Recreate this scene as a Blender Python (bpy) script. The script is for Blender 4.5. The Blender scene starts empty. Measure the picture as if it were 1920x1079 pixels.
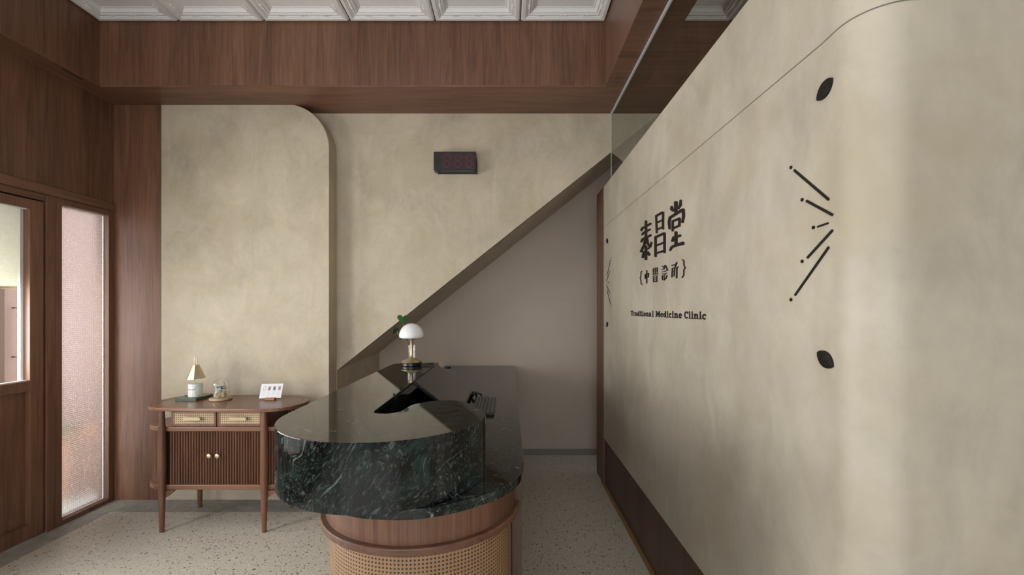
import bpy, bmesh, math, random
from mathutils import Vector, Matrix
random.seed(7)
R = math.radians
sc = bpy.context.scene
COL = sc.collection

# ------------------------------------------------------------------ camera
FPX = 850.0
CAM_Z = 1.45
cam_d = bpy.data.cameras.new('camera'); cam = bpy.data.objects.new('camera', cam_d); COL.objects.link(cam)
cam.location = (0, 0, CAM_Z); cam.rotation_euler = (R(90), 0, 0)
cam_d.sensor_width = 36; cam_d.lens = FPX/1920*36
cam_d.shift_x = 5/1920; cam_d.shift_y = 40.5/1920
cam_d.clip_start = 0.02; cam_d.clip_end = 100
sc.camera = cam

# ------------------------------------------------------------------ world, lights, exposure
sc.view_settings.view_transform = 'Standard'
sc.view_settings.look = 'None'
sc.view_settings.gamma = 1
sc.view_settings.use_curve_mapping = False
sc.view_settings.exposure = 0.47
w = bpy.data.worlds.new('sky'); sc.world = w; w.use_nodes = True
bg = w.node_tree.nodes['Background']
bg.inputs[0].default_value = (0.86, 0.93, 1.0, 1); bg.inputs[1].default_value = 1.7

def area(name, loc, rot, sx, sy, power, color=(1, 1, 1)):
    l = bpy.data.lights.new(name, 'AREA'); l.shape = 'RECTANGLE'; l.size = sx; l.size_y = sy
    l.energy = power; l.color = color
    o = bpy.data.objects.new(name, l); COL.objects.link(o); o.location = loc; o.rotation_euler = rot
    return o
# daylight coming through the shop windows of the left wall and through the open shop front behind the viewer
area('daylight_side_window', (-3.35, 1.28, 1.32), (R(90), 0, R(-90)), 1.25, 1.6, 51, (1.0, 0.985, 0.965))
area('daylight_door_glass', (-3.35, 2.42, 1.27), (R(90), 0, R(-90)), 0.75, 0.5, 14, (1.0, 0.975, 0.94))
area('daylight_shop_front', (-0.6, -2.75, 1.45), (R(90), 0, 0), 4.1, 2.1, 46, (1.0, 0.975, 0.94))
area('daylight_side_light', (-3.50, 2.62, 1.05), (R(90), 0, R(-45)), 0.30, 1.7, 9, (1.0, 0.95, 0.93))

# ------------------------------------------------------------------ materials
def new_mat(name):
    m = bpy.data.materials.new(name); m.use_nodes = True
    nt = m.node_tree; b = nt.nodes['Principled BSDF']
    return m, nt, b
def N(nt, typ, **kw):
    n = nt.nodes.new(typ)
    for k, v in kw.items():
        if k in n.inputs.keys() if hasattr(n.inputs, 'keys') else False: n.inputs[k].default_value = v
        else: setattr(n, k, v)
    return n
def L(nt, a, b): nt.links.new(a, b)
def coords(nt, scale=(1, 1, 1), loc=(0, 0, 0), kind='Object', rot=(0, 0, 0)):
    tc = nt.nodes.new('ShaderNodeTexCoord'); mp = nt.nodes.new('ShaderNodeMapping')
    mp.inputs['Scale'].default_value = scale; mp.inputs['Location'].default_value = loc
    mp.inputs['Rotation'].default_value = rot
    L(nt, tc.outputs[kind], mp.inputs['Vector']); return mp.outputs['Vector']
def noise(nt, vec, scale, detail=4, rough=0.55, dist=0.0):
    n = nt.nodes.new('ShaderNodeTexNoise'); n.inputs['Scale'].default_value = scale
    n.inputs['Detail'].default_value = detail; n.inputs['Roughness'].default_value = rough
    n.inputs['Distortion'].default_value = dist
    L(nt, vec, n.inputs['Vector']); return n.outputs['Fac']
def ramp(nt, fac, stops, interp='LINEAR'):
    r = nt.nodes.new('ShaderNodeValToRGB'); r.color_ramp.interpolation = interp
    els = r.color_ramp.elements
    while len(els) < len(stops): els.new(0.5)
    for e, (p, c) in zip(els, stops):
        e.position = p; e.color = (c[0], c[1], c[2], 1) if not isinstance(c, (int, float)) else (c, c, c, 1)
    L(nt, fac, r.inputs['Fac']); return r.outputs['Color']
def mix(nt, fac, a, b, mode='MIX'):
    m = nt.nodes.new('ShaderNodeMix'); m.data_type = 'RGBA'; m.blend_type = mode
    def put(sock, v):
        if hasattr(v, 'is_output'): L(nt, v, sock)
        elif isinstance(v, (int, float)): sock.default_value = v
        else: sock.default_value = (v[0], v[1], v[2], 1)
    put(m.inputs[0], fac); put(m.inputs[6], a); put(m.inputs[7], b)
    return m.outputs[2]
def math_n(nt, op, a, b=None):
    m = nt.nodes.new('ShaderNodeMath'); m.operation = op
    for i, v in enumerate((a, b)):
        if v is None: continue
        if hasattr(v, 'is_output'): L(nt, v, m.inputs[i])
        else: m.inputs[i].default_value = v
    return m.outputs[0]
def bump(nt, b, h, strength=0.2, dist=0.01):
    bm_ = nt.nodes.new('ShaderNodeBump'); bm_.inputs['Strength'].default_value = strength
    bm_.inputs['Distance'].default_value = dist
    L(nt, h, bm_.inputs['Height']); L(nt, bm_.outputs['Normal'], b.inputs['Normal'])

def flat(name, col, rough=0.5, metal=0.0, spec=0.5, **kw):
    m, nt, b = new_mat(name)
    v = coords(nt)
    c = mix(nt, noise(nt, v, 35, 3), tuple(x*0.94 for x in col), tuple(min(1, x*1.05) for x in col))
    L(nt, c, b.inputs['Base Color'])
    b.inputs['Roughness'].default_value = rough; b.inputs['Metallic'].default_value = metal
    b.inputs['Specular IOR Level'].default_value = spec
    for k, val in kw.items(): b.inputs[k].default_value = val
    return m

def wood(name, axis='Z', dark=(0.092, 0.042, 0.025), light=(0.215, 0.108, 0.065), rough=0.42, veneer=0.19, seed=0.0):
    m, nt, b = new_mat(name)
    def sc_(across, along):
        return {'Z': (across, across, along), 'X': (along, across, across), 'Y': (across, along, across)}[axis]
    off = (seed, seed*1.7, seed*0.6)
    v1 = coords(nt, sc_(1, 0.055), off)
    g1 = noise(nt, v1, 34, 6, 0.62, 0.9)          # flowing grain
    v2 = coords(nt, sc_(1, 0.02), off)
    g2 = noise(nt, v2, 190, 3, 0.6)               # fine pores
    v3 = coords(nt, sc_(1, 0.08), off)
    g3 = noise(nt, v3, 4.2, 2, 0.5)               # wide tone bands
    f = math_n(nt, 'ADD', math_n(nt, 'MULTIPLY', g1, 0.46), math_n(nt, 'ADD', math_n(nt, 'MULTIPLY', g2, 0.24), math_n(nt, 'MULTIPLY', g3, 0.30)))
    c = ramp(nt, f, [(0.37, tuple(x*0.9 for x in dark)), (0.5, tuple((a+b_)/2 for a, b_ in zip(dark, light))), (0.63, light)])
    # veneer leaves
    tc = nt.nodes.new('ShaderNodeTexCoord'); sp = nt.nodes.new('ShaderNodeSeparateXYZ'); L(nt, tc.outputs['Object'], sp.inputs[0])
    if axis == 'Z': s = math_n(nt, 'ADD', sp.outputs[0], sp.outputs[1])
    elif axis == 'X': s = math_n(nt, 'ADD', sp.outputs[1], sp.outputs[2])
    else: s = math_n(nt, 'ADD', sp.outputs[0], sp.outputs[2])
    cell = math_n(nt, 'FLOOR', math_n(nt, 'DIVIDE', s, veneer))
    wn = nt.nodes.new('ShaderNodeTexWhiteNoise'); wn.noise_dimensions = '1D'; L(nt, cell, wn.inputs['W'])
    k = ramp(nt, wn.outputs['Value'], [(0, (0.93, 0.93, 0.94)), (1, (1.06, 1.05, 1.04))])
    c = mix(nt, 1.0, c, k, 'MULTIPLY')
    L(nt, c, b.inputs['Base Color'])
    b.inputs['Roughness'].default_value = rough
    b.inputs['Specular IOR Level'].default_value = 0.45
    bump(nt, b, g2, 0.06, 0.002)
    return m
WOOD_V = wood('walnut_veneer_vertical', 'Z')
WOOD_X = wood('walnut_veneer_across', 'X')
WOOD_Y = wood('walnut_veneer_lengthwise', 'Y')
WOOD_D = wood('walnut_dark_vertical', 'Z', dark=(0.06, 0.031, 0.021), light=(0.125, 0.07, 0.048), seed=3.1)
WOOD_F = wood('walnut_furniture_vertical', 'Z', dark=(0.095, 0.042, 0.024), light=(0.21, 0.10, 0.058), rough=0.33, veneer=0.5, seed=5.3)
WOOD_FX = wood('walnut_furniture_across', 'X', dark=(0.12, 0.056, 0.032), light=(0.25, 0.128, 0.076), rough=0.27, veneer=0.5, seed=8.3)
OAK = wood('pale_oak', 'X', dark=(0.36, 0.24, 0.14), light=(0.55, 0.4, 0.26), rough=0.5, veneer=0.5)
CHERRY = wood('orange_wood', 'X', dark=(0.3, 0.14, 0.06), light=(0.45, 0.23, 0.11), rough=0.45, veneer=0.5)

def plaster(name, base, seed=0.0, amp=1.0, streak=0.0):
    m, nt, b = new_mat(name)
    v = coords(nt, (1, 1, 1.0), (seed, seed, seed))
    vs = coords(nt, (1, 1, 0.45), (seed, 0, seed))
    n1 = noise(nt, v, 1.5, 5, 0.55, 0.6)
    n2 = noise(nt, vs, 5.5, 7, 0.68, 1.1)
    n3 = noise(nt, v, 24, 5, 0.62, 0.4)
    f = math_n(nt, 'ADD', math_n(nt, 'MULTIPLY', n1, 0.48), math_n(nt, 'ADD', math_n(nt, 'MULTIPLY', n2, 0.38), math_n(nt, 'MULTIPLY', n3, 0.14)))
    lo = tuple(x*(1-0.22*amp) for x in base); hi = tuple(min(1, x*(1+0.17*amp)) for x in base)
    warm = (base[0]*(1-0.13*amp), base[1]*(1-0.17*amp), base[2]*(1-0.26*amp))
    c = ramp(nt, f, [(0.36, lo), (0.5, base), (0.64, hi)])
    c = mix(nt, ramp(nt, noise(nt, v, 2.7, 5, 0.6, 0.8), [(0.46, 0.0), (0.68, 0.65)]), c, warm)
    L(nt, c, b.inputs['Base Color'])
    r = ramp(nt, n2, [(0.3, 0.42), (0.7, 0.6)]); L(nt, r, b.inputs['Roughness'])
    b.inputs['Specular IOR Level'].default_value = 0.35
    bump(nt, b, f, 0.12, 0.006)
    return m
PLASTER = plaster('limewash_plaster_beige', (0.50, 0.432, 0.328), amp=1.1)
PLASTER_R = plaster('limewash_plaster_grey_beige', (0.50, 0.448, 0.36), seed=4.0, amp=1.0)
PLASTER_G = plaster('smooth_greige_plaster', (0.49, 0.41, 0.335), seed=9.0, amp=0.25)
WHITE_TILE = flat('white_embossed_plaster', (0.74, 0.74, 0.72), 0.5)

def terrazzo(name):
    m, nt, b = new_mat(name)
    v = coords(nt)
    base = mix(nt, noise(nt, v, 3, 4), (0.50, 0.45, 0.365), (0.58, 0.53, 0.44))
    base = mix(nt, ramp(nt, noise(nt, v, 90, 3, 0.6), [(0.4, 0.0), (0.65, 0.5)]), base, (0.60, 0.585, 0.53))
    def chips(scale, thr, colr, seed):
        nonlocal base
        vv = coords(nt, (1, 1, 1), (seed, seed, 0))
        vd = nt.nodes.new('ShaderNodeTexVoronoi'); vd.inputs['Scale'].default_value = scale; L(nt, vv, vd.inputs['Vector'])
        wn = nt.nodes.new('ShaderNodeTexWhiteNoise'); L(nt, vd.outputs['Color'], wn.inputs['Vector'])
        size = math_n(nt, 'MULTIPLY', math_n(nt, 'POWER', wn.outputs['Value'], 2.5), thr)
        nz = math_n(nt, 'MULTIPLY', noise(nt, vv, scale*3, 2), 0.25)
        mk = math_n(nt, 'LESS_THAN', math_n(nt, 'ADD', vd.outputs['Distance'], nz), math_n(nt, 'ADD', size, 0.05))
        base = mix(nt, mk, base, colr)
    chips(105, 0.5, (0.22, 0.19, 0.16), 0.0)
    chips(80, 0.45, (0.72, 0.70, 0.62), 7.0)
    chips(64, 0.5, (0.10, 0.085, 0.075), 3.0)
    chips(170, 0.45, (0.30, 0.24, 0.19), 13.0)
    L(nt, base, b.inputs['Base Color']); b.inputs['Roughness'].default_value = 0.38
    return m
TERRAZZO = terrazzo('terrazzo')
def stone_border():
    m, nt, b = new_mat('grey_cement_border')
    v = coords(nt)
    c = ramp(nt, noise(nt, v, 18, 8, 0.7, 0.4), [(0.35, (0.24, 0.23, 0.205)), (0.65, (0.36, 0.345, 0.31))])
    L(nt, c, b.inputs['Base Color']); b.inputs['Roughness'].default_value = 0.55
    return m
BORDER = stone_border()

def marble(name):
    m, nt, b = new_mat(name)
    v = coords(nt, (1, 1, 1), (2.3, 0.7, 1.9), rot=(0.15, 0.75, 0.12))
    wv = nt.nodes.new('ShaderNodeTexNoise'); wv.inputs['Scale'].default_value = 2.6; wv.inputs['Detail'].default_value = 2; L(nt, v, wv.inputs['Vector'])
    vm = nt.nodes.new('ShaderNodeVectorMath'); vm.operation = 'MULTIPLY_ADD'
    L(nt, wv.outputs['Color'], vm.inputs[0]); vm.inputs[1].default_value = (0.35, 0.35, 0.35); L(nt, v, vm.inputs[2])
    wob = vm.outputs[0]
    def stretched(st, seed):
        mp = nt.nodes.new('ShaderNodeMapping'); mp.inputs['Scale'].default_value = st; mp.inputs['Location'].default_value = (seed, seed, seed)
        L(nt, wob, mp.inputs['Vector']); return mp.outputs[0]
    cloud = noise(nt, stretched((0.6, 1.3, 1.3), 0), 6, 14, 0.76, 0.3)
    c = ramp(nt, cloud, [(0.44, (0.001, 0.0015, 0.0017)), (0.52, (0.004, 0.0075, 0.008)), (0.60, (0.013, 0.026, 0.025)), (0.73, (0.036, 0.062, 0.055))])
    fine = noise(nt, stretched((0.6, 1.6, 1.3), 3), 70, 6, 0.7, 0.4)
    c = mix(nt, ramp(nt, fine, [(0.52, 0.0), (0.70, 0.6)]), c, (0.075, 0.10, 0.088))
    def veins(scale, width, strength, colr, stretch, seed, lo=0.5, hi=0.62):
        nonlocal c
        vv = stretched(stretch, seed)
        d = math_n(nt, 'ABSOLUTE', math_n(nt, 'SUBTRACT', noise(nt, vv, scale, 3, 0.5, 0.25), 0.5))
        k = ramp(nt, d, [(0.0, strength), (width, 0.0)])
        brk = ramp(nt, noise(nt, stretched((1, 1, 1), seed+2.2), scale*1.3, 5, 0.65), [(lo, 0.0), (hi, 1.0)])
        c = mix(nt, mix(nt, 1.0, k, brk, 'MULTIPLY'), c, colr)
    veins(3.0, 0.0025, 0.55, (0.28, 0.32, 0.28), (0.22, 2.4, 2.4), 0, 0.53, 0.6)
    veins(6.0, 0.0035, 0.45, (0.22, 0.27, 0.24), (0.18, 2.2, 2.2), 5, 0.53, 0.6)
    veins(14.0, 0.006, 0.4, (0.20, 0.25, 0.225), (0.2, 1.8, 1.8), 11)
    for st, sc_, sd, lo, k in (((0.09, 1.0, 1.0), 70, 21, 0.62, 0.7), ((0.14, 1.0, 1.0), 130, 27, 0.61, 0.55), ((0.05, 0.9, 0.9), 40, 33, 0.635, 0.8)):
        mp = nt.nodes.new('ShaderNodeMapping'); mp.inputs['Scale'].default_value = st; mp.inputs['Location'].default_value = (sd, sd, sd); mp.inputs['Rotation'].default_value = (0, 0, 0)
        L(nt, wob, mp.inputs['Vector'])
        dash = noise(nt, mp.outputs[0], sc_, 3, 0.6)
        area_k = ramp(nt, noise(nt, stretched((1, 1, 1), sd), 5, 4, 0.6), [(0.42, 0.15), (0.62, 1.0)])
        c = mix(nt, mix(nt, 1.0, ramp(nt, dash, [(lo, 0.0), (lo+0.09, k)]), area_k, 'MULTIPLY'), c, (0.22, 0.265, 0.235))
    L(nt, c, b.inputs['Base Color']); b.inputs['Roughness'].default_value = 0.045
    b.inputs['Specular IOR Level'].default_value = 0.5
    return m
MARBLE = marble('polished_green_marble')

def cane(name, pitch, g=1.0):
    m, nt, b = new_mat(name)
    tc = nt.nodes.new('ShaderNodeTexCoord'); sp = nt.nodes.new('ShaderNodeSeparateXYZ'); L(nt, tc.outputs['UV'], sp.inputs[0])
    def cell(s): 
        f = math_n(nt, 'FRACT', math_n(nt, 'DIVIDE', s, pitch)); return math_n(nt, 'ABSOLUTE', math_n(nt, 'SUBTRACT', f, 0.5))
    a, c_ = cell(sp.outputs[0]), cell(sp.outputs[1])
    mx = math_n(nt, 'MAXIMUM', a, c_); sm = math_n(nt, 'MULTIPLY', math_n(nt, 'ADD', a, c_), 0.72)
    octo = math_n(nt, 'MAXIMUM', mx, sm)                       # octagonal holes
    hole = math_n(nt, 'LESS_THAN', octo, 0.27)
    edge = ramp(nt, math_n(nt, 'ABSOLUTE', math_n(nt, 'SUBTRACT', mx, 0.37)), [(0.0, 1.0), (0.05, 0.0)])
    strand = mix(nt, edge, tuple(gg*q for gg, q in zip(g if isinstance(g, tuple) else (g, g, g), (0.37, 0.215, 0.115))), tuple(gg*q for gg, q in zip(g if isinstance(g, tuple) else (g, g, g), (0.27, 0.145, 0.072))))
    diag = ramp(nt, math_n(nt, 'ABSOLUTE', math_n(nt, 'SUBTRACT', math_n(nt, 'ADD', a, c_), 0.62)), [(0.0, 0.7), (0.05, 0.0)])
    strand = mix(nt, diag, strand, tuple(gg*q for gg, q in zip(g if isinstance(g, tuple) else (g, g, g), (0.24, 0.13, 0.062))))
    v = coords(nt); strand = mix(nt, ramp(nt, noise(nt, v, 14, 4), [(0.35, 0), (0.7, 0.5)]), strand, tuple(gg*q for gg, q in zip(g if isinstance(g, tuple) else (g, g, g), (0.44, 0.275, 0.15))))
    L(nt, mix(nt, hole, strand, (0.035, 0.018, 0.01)), b.inputs['Base Color'])
    b.inputs['Roughness'].default_value = 0.5
    bump(nt, b, math_n(nt, 'SUBTRACT', octo, math_n(nt, 'MULTIPLY', edge, 0.2)), 0.35, 0.002)
    return m
CANE = cane('woven_cane', 0.0118, 0.9)
CANE_S = cane('woven_cane_fine', 0.0125, (1.35, 1.7, 1.75))

def thin_glass(name, ior=1.5, tint=(1, 1, 1), rough=0.0):
    m = bpy.data.materials.new(name); m.use_nodes = True; nt = m.node_tree; nt.nodes.clear()
    out = nt.nodes.new('ShaderNodeOutputMaterial'); mx = nt.nodes.new('ShaderNodeMixShader')
    tr = nt.nodes.new('ShaderNodeBsdfTransparent'); gl = nt.nodes.new('ShaderNodeBsdfGlossy')
    fr = nt.nodes.new('ShaderNodeFresnel'); ge = nt.nodes.new('ShaderNodeNewGeometry'); mr = nt.nodes.new('ShaderNodeMapRange')
    L(nt, ge.outputs['Backfacing'], mr.inputs['Value']); mr.inputs['To Min'].default_value = ior; mr.inputs['To Max'].default_value = 1/ior
    L(nt, mr.outputs['Result'], fr.inputs['IOR'])      # same reflectance on both faces of a thin pane
    tr.inputs[0].default_value = (*tint, 1); gl.inputs['Roughness'].default_value = rough
    L(nt, fr.outputs[0], mx.inputs[0]); L(nt, tr.outputs[0], mx.inputs[1]); L(nt, gl.outputs[0], mx.inputs[2]); L(nt, mx.outputs[0], out.inputs[0])
    return m
GLASS = thin_glass('clear_glass')
GLASS_G = thin_glass('greenish_clear_glass', 1.8, (0.93, 0.965, 0.94))
def grid_glass():
    m, nt, b = new_mat('grid_patterned_glass')
    b.inputs['Base Color'].default_value = (0.97, 0.98, 0.98, 1)
    b.inputs['Transmission Weight'].default_value = 1; b.inputs['Roughness'].default_value = 0.12; b.inputs['IOR'].default_value = 1.2
    tc = nt.nodes.new('ShaderNodeTexCoord'); sp = nt.nodes.new('ShaderNodeSeparateXYZ'); L(nt, tc.outputs['Object'], sp.inputs[0])
    def s(x, p): return math_n(nt, 'SINE', math_n(nt, 'MULTIPLY', x, 2*math.pi/p))
    sy, sz = s(sp.outputs[1], 0.0145), s(sp.outputs[2], 0.0140)
    bump(nt, b, math_n(nt, 'ADD', sy, sz), 1.0, 0.0006)
    tr = nt.nodes.new('ShaderNodeBsdfTransparent'); tl = nt.nodes.new('ShaderNodeBsdfTranslucent'); tl.inputs[0].default_value = (0.6, 0.58, 0.57, 1)
    m1 = nt.nodes.new('ShaderNodeMixShader'); m2 = nt.nodes.new('ShaderNodeMixShader')
    m1.inputs[0].default_value = 0.30; L(nt, b.outputs[0], m1.inputs[1]); L(nt, tr.outputs[0], m1.inputs[2])
    ln = math_n(nt, 'ADD', ramp(nt, sz, [(0.35, 0.0), (1.0, 0.26)]), ramp(nt, sy, [(0.45, 0.0), (1.0, 0.13)]))   # ribs scatter more light than the hollows
    L(nt, math_n(nt, 'ADD', ln, 0.01), m2.inputs[0]); L(nt, m1.outputs[0], m2.inputs[1]); L(nt, tl.outputs[0], m2.inputs[2])
    L(nt, m2.outputs[0], nt.nodes['Material Output'].inputs[0])
    return m
GRID_GLASS = grid_glass()
def frosted_edge():
    m, nt, b = new_mat('polished_glass_edge'); v = coords(nt)
    L(nt, mix(nt, noise(nt, v, 20), (0.42, 0.52, 0.52), (0.55, 0.63, 0.63)), b.inputs['Base Color'])
    b.inputs['Roughness'].default_value = 0.15; return m
GLASS_EDGE = frosted_edge()

BLACK = flat('matt_black', (0.012, 0.011, 0.011), 0.45)
LETTER = flat('black_metal_lettering', (0.013, 0.010, 0.009), 0.5, 0, 0.25)
BLACK_G = flat('black_plastic', (0.011, 0.011, 0.011), 0.3)
SCREEN = flat('dark_glass_screen', (0.012, 0.012, 0.010), 0.17, 0.0, 0.55)
BRASS = flat('brushed_brass', (0.78, 0.58, 0.30), 0.3, 1.0)
BRASS_L = flat('pale_champagne_brass', (0.60, 0.50, 0.31), 0.36, 0.85)
HANDLE = flat('matt_champagne_brass', (0.42, 0.35, 0.21), 0.5, 0.6)
CHROME = flat('steel_channel', (0.6, 0.62, 0.62), 0.3, 1.0)
OPAL = flat('opal_white_glass', (0.87, 0.86, 0.86), 0.25)
WHITE = flat('white_paint', (0.85, 0.86, 0.85), 0.4)
CARD = flat('white_acrylic_card', (0.82, 0.82, 0.84), 0.35)
INK = flat('grey_print', (0.30, 0.30, 0.32), 0.5)
MAROON = flat('dark_maroon_filter', (0.030, 0.009, 0.012), 0.25)
SEG = flat('unlit_red_segment', (0.085, 0.018, 0.028), 0.4)
GOLD = flat('brass_floor_strip', (0.36, 0.22, 0.10), 0.45, 0.3)
GREEN_SLAB = flat('dark_green_stone', (0.045, 0.075, 0.058), 0.25)
GREEN = flat('leaf_green', (0.045, 0.14, 0.035), 0.4)
GREEN_D = flat('leaf_dark_green', (0.03, 0.085, 0.035), 0.4)
STEM = flat('stem_green', (0.12, 0.2, 0.06), 0.5)
CREAM = flat('dried_cream_flowers', (0.62, 0.53, 0.38), 0.8)
BLUE = flat('preserved_blue_petals', (0.06, 0.12, 0.18), 0.7)
TWIG = flat('dried_brown_twig', (0.36, 0.27, 0.17), 0.7)
SOIL = flat('dark_brown_water_roots', (0.09, 0.05, 0.03), 0.5)
PINK = flat('dusty_pink_render', (0.50, 0.33, 0.275), 0.8)
ORANGE_W = flat('orange_brown_timber', (0.52, 0.25, 0.13), 0.6)
GROUND = flat('pale_concrete', (0.5, 0.47, 0.42), 0.8)
GROOVE = flat('grey_joint', (0.16, 0.145, 0.12), 0.7)
def linen():
    m, nt, b = new_mat('natural_linen')
    v = coords(nt, (1, 1, 14)); v2 = coords(nt, (1, 14, 1))
    f = math_n(nt, 'ADD', math_n(nt, 'MULTIPLY', noise(nt, v, 14, 4), 0.6), math_n(nt, 'MULTIPLY', noise(nt, v2, 14, 4), 0.4))
    L(nt, ramp(nt, f, [(0.35, (0.52, 0.50, 0.38)), (0.65, (0.72, 0.70, 0.58))]), b.inputs['Base Color'])
    b.inputs['Roughness'].default_value = 0.9
    tl = nt.nodes.new('ShaderNodeBsdfTranslucent'); tl.inputs[0].default_value = (0.9, 0.9, 0.82, 1)
    mx = nt.nodes.new('ShaderNodeMixShader'); mx.inputs[0].default_value = 0.42
    L(nt, b.outputs[0], mx.inputs[1]); L(nt, tl.outputs[0], mx.inputs[2]); L(nt, mx.outputs[0], nt.nodes['Material Output'].inputs[0])
    return m
LINEN = linen()
def white_marble():
    m, nt, b = new_mat('pale_green_white_marble'); v = coords(nt, (1, 1, 3))
    d = math_n(nt, 'ABSOLUTE', math_n(nt, 'SUBTRACT', noise(nt, v, 5, 2, 0.5, 0.3), 0.5))
    c = mix(nt, noise(nt, v, 14), (0.58, 0.63, 0.56), (0.74, 0.77, 0.71))
    L(nt, mix(nt, ramp(nt, d, [(0, 0.55), (0.012, 0)]), c, (0.12, 0.14, 0.12)), b.inputs['Base Color'])
    b.inputs['Roughness'].default_value = 0.25; return m
WMARBLE = white_marble()

# ------------------------------------------------------------------ mesh helpers
def BM(): return bmesh.new()
def box(bm, x0, x1, y0, y1, z0, z1):
    vs = [bm.verts.new((x, y, z)) for x in (x0, x1) for y in (y0, y1) for z in (z0, z1)]
    for f in ((0, 1, 3, 2), (4, 6, 7, 5), (0, 4, 5, 1), (2, 3, 7, 6), (0, 2, 6, 4), (1, 5, 7, 3)):
        bm.faces.new([vs[i] for i in f])
    return vs
def prism(bm, pts, lo, hi, axis='Z'):
    def P(a, b, c):
        return {'Z': (a, b, c), 'Y': (a, c, b), 'X': (c, a, b)}[axis]
    A = [bm.verts.new(P(a, b, lo)) for a, b in pts]; B = [bm.verts.new(P(a, b, hi)) for a, b in pts]
    n = len(pts)
    bm.faces.new(A[::-1]); bm.faces.new(B)
    for i in range(n): bm.faces.new((A[i], A[(i+1) % n], B[(i+1) % n], B[i]))
def lathe(bm, prof, c, seg=32, caps=True, flat_phase=0.0):
    rings = []
    for r, z in prof:
        rings.append([bm.verts.new((c[0]+r*math.cos(2*math.pi*i/seg+flat_phase), c[1]+r*math.sin(2*math.pi*i/seg+flat_phase), c[2]+z)) for i in range(seg)])
    for a, b in zip(rings, rings[1:]):
        for i in range(seg): bm.faces.new((a[i], a[(i+1) % seg], b[(i+1) % seg], b[i]))
    if caps:
        bm.faces.new(rings[0][::-1]); bm.faces.new(rings[-1])
def tube(bm, pts, r, seg=10, closed_ends=True):
    pts = [Vector(p) for p in pts]; rr = r if isinstance(r, (list, tuple)) else [r]*len(pts)
    up = Vector((0, 0, 1)); rings = []; prev = None
    for i, p in enumerate(pts):
        t = (pts[min(i+1, len(pts)-1)]-pts[max(i-1, 0)]).normalized()
        if prev is None:
            a = t.cross(up)
            if a.length < 0.05: a = t.cross(Vector((1, 0, 0)))
        else: a = prev - t*prev.dot(t)
        a.normalize(); prev = a; b = t.cross(a)
        rings.append([bm.verts.new(p+(a*math.cos(2*math.pi*k/seg)+b*math.sin(2*math.pi*k/seg))*rr[i]) for k in range(seg)])
    for x, y in zip(rings, rings[1:]):
        for k in range(seg): bm.faces.new((x[k], x[(k+1) % seg], y[(k+1) % seg], y[k]))
    if closed_ends: bm.faces.new(rings[0][::-1]); bm.faces.new(rings[-1])
def blob(bm, c, r, sub=1, scale=(1, 1, 1)):
    ret = bmesh.ops.create_icosphere(bm, subdivisions=sub, radius=r)
    for v in ret['verts']: v.co = Vector((v.co.x*scale[0], v.co.y*scale[1], v.co.z*scale[2]))+Vector(c)
def catmull(pts, n=8, closed=False):
    out = []; m = len(pts); rng = range(m) if closed else range(m-1)
    for i in rng:
        g = (lambda k: pts[k % m]) if closed else (lambda k: pts[max(0, min(m-1, k))])
        p0, p1, p2, p3 = (Vector(g(i+k)) for k in (-1, 0, 1, 2))
        for j in range(n):
            t = j/n
            out.append(tuple(0.5*((2*p1)+(p2-p0)*t+(2*p0-5*p1+4*p2-p3)*t*t+(3*p1-p0-3*p2+p3)*t*t*t)))
    if not closed: out.append(tuple(pts[-1]))
    return out
def arc(cx, cy, r, a0, a1, n=24):
    return [(cx+r*math.cos(R(a0+(a1-a0)*i/n)), cy+r*math.sin(R(a0+(a1-a0)*i/n))) for i in range(n+1)]

def finish(name, bm, m, parent=None, bevel=0.0, smooth=False, origin=None, seg=2, recalc=True):
    if recalc: bmesh.ops.recalc_face_normals(bm, faces=bm.faces)
    if parent is not None: org = parent.matrix_basis.translation.copy() if parent.parent is None else Vector(parent['_org'])
    elif origin is not None: org = Vector(origin)
    else:
        xs = [v.co.x for v in bm.verts]; ys = [v.co.y for v in bm.verts]; zs = [v.co.z for v in bm.verts]
        org = Vector(((min(xs)+max(xs))/2, (min(ys)+max(ys))/2, min(zs)))
    bmesh.ops.translate(bm, verts=bm.verts, vec=-org)
    me = bpy.data.meshes.new(name); bm.to_mesh(me); bm.free()
    if smooth:
        for p in me.polygons: p.use_smooth = True
    for mm in (m if isinstance(m, list) else [m]): me.materials.append(mm)
    o = bpy.data.objects.new(name, me); COL.objects.link(o)
    if parent is not None: o.parent = parent
    else: o.location = org
    o['_org'] = tuple(org)
    if bevel:
        md = o.modifiers.new('bevel', 'BEVEL'); md.width = bevel; md.segments = seg; md.limit_method = 'ANGLE'; md.angle_limit = R(40)
    if smooth:
        try:
            md = o.modifiers.new('edge_split', 'EDGE_SPLIT'); md.split_angle = R(38)
        except Exception: pass
    return o
def tag(o, label, cat, group=None):
    o['label'] = label; o['category'] = cat
    if group: o['group'] = group
    return o
def thing(name, label, cat, loc, group=None):
    o = bpy.data.objects.new(name, None); COL.objects.link(o); o.location = loc; o.empty_display_size = 0.1
    o['_org'] = tuple(loc)
    return tag(o, label, cat, group)
def struct(name, bm, m, bevel=0.0, **k):
    o = finish(name, bm, m, None, bevel, **k); o['kind'] = 'structure'; return o
def uv_cyl(o, cx, cy):
    pass

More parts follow.
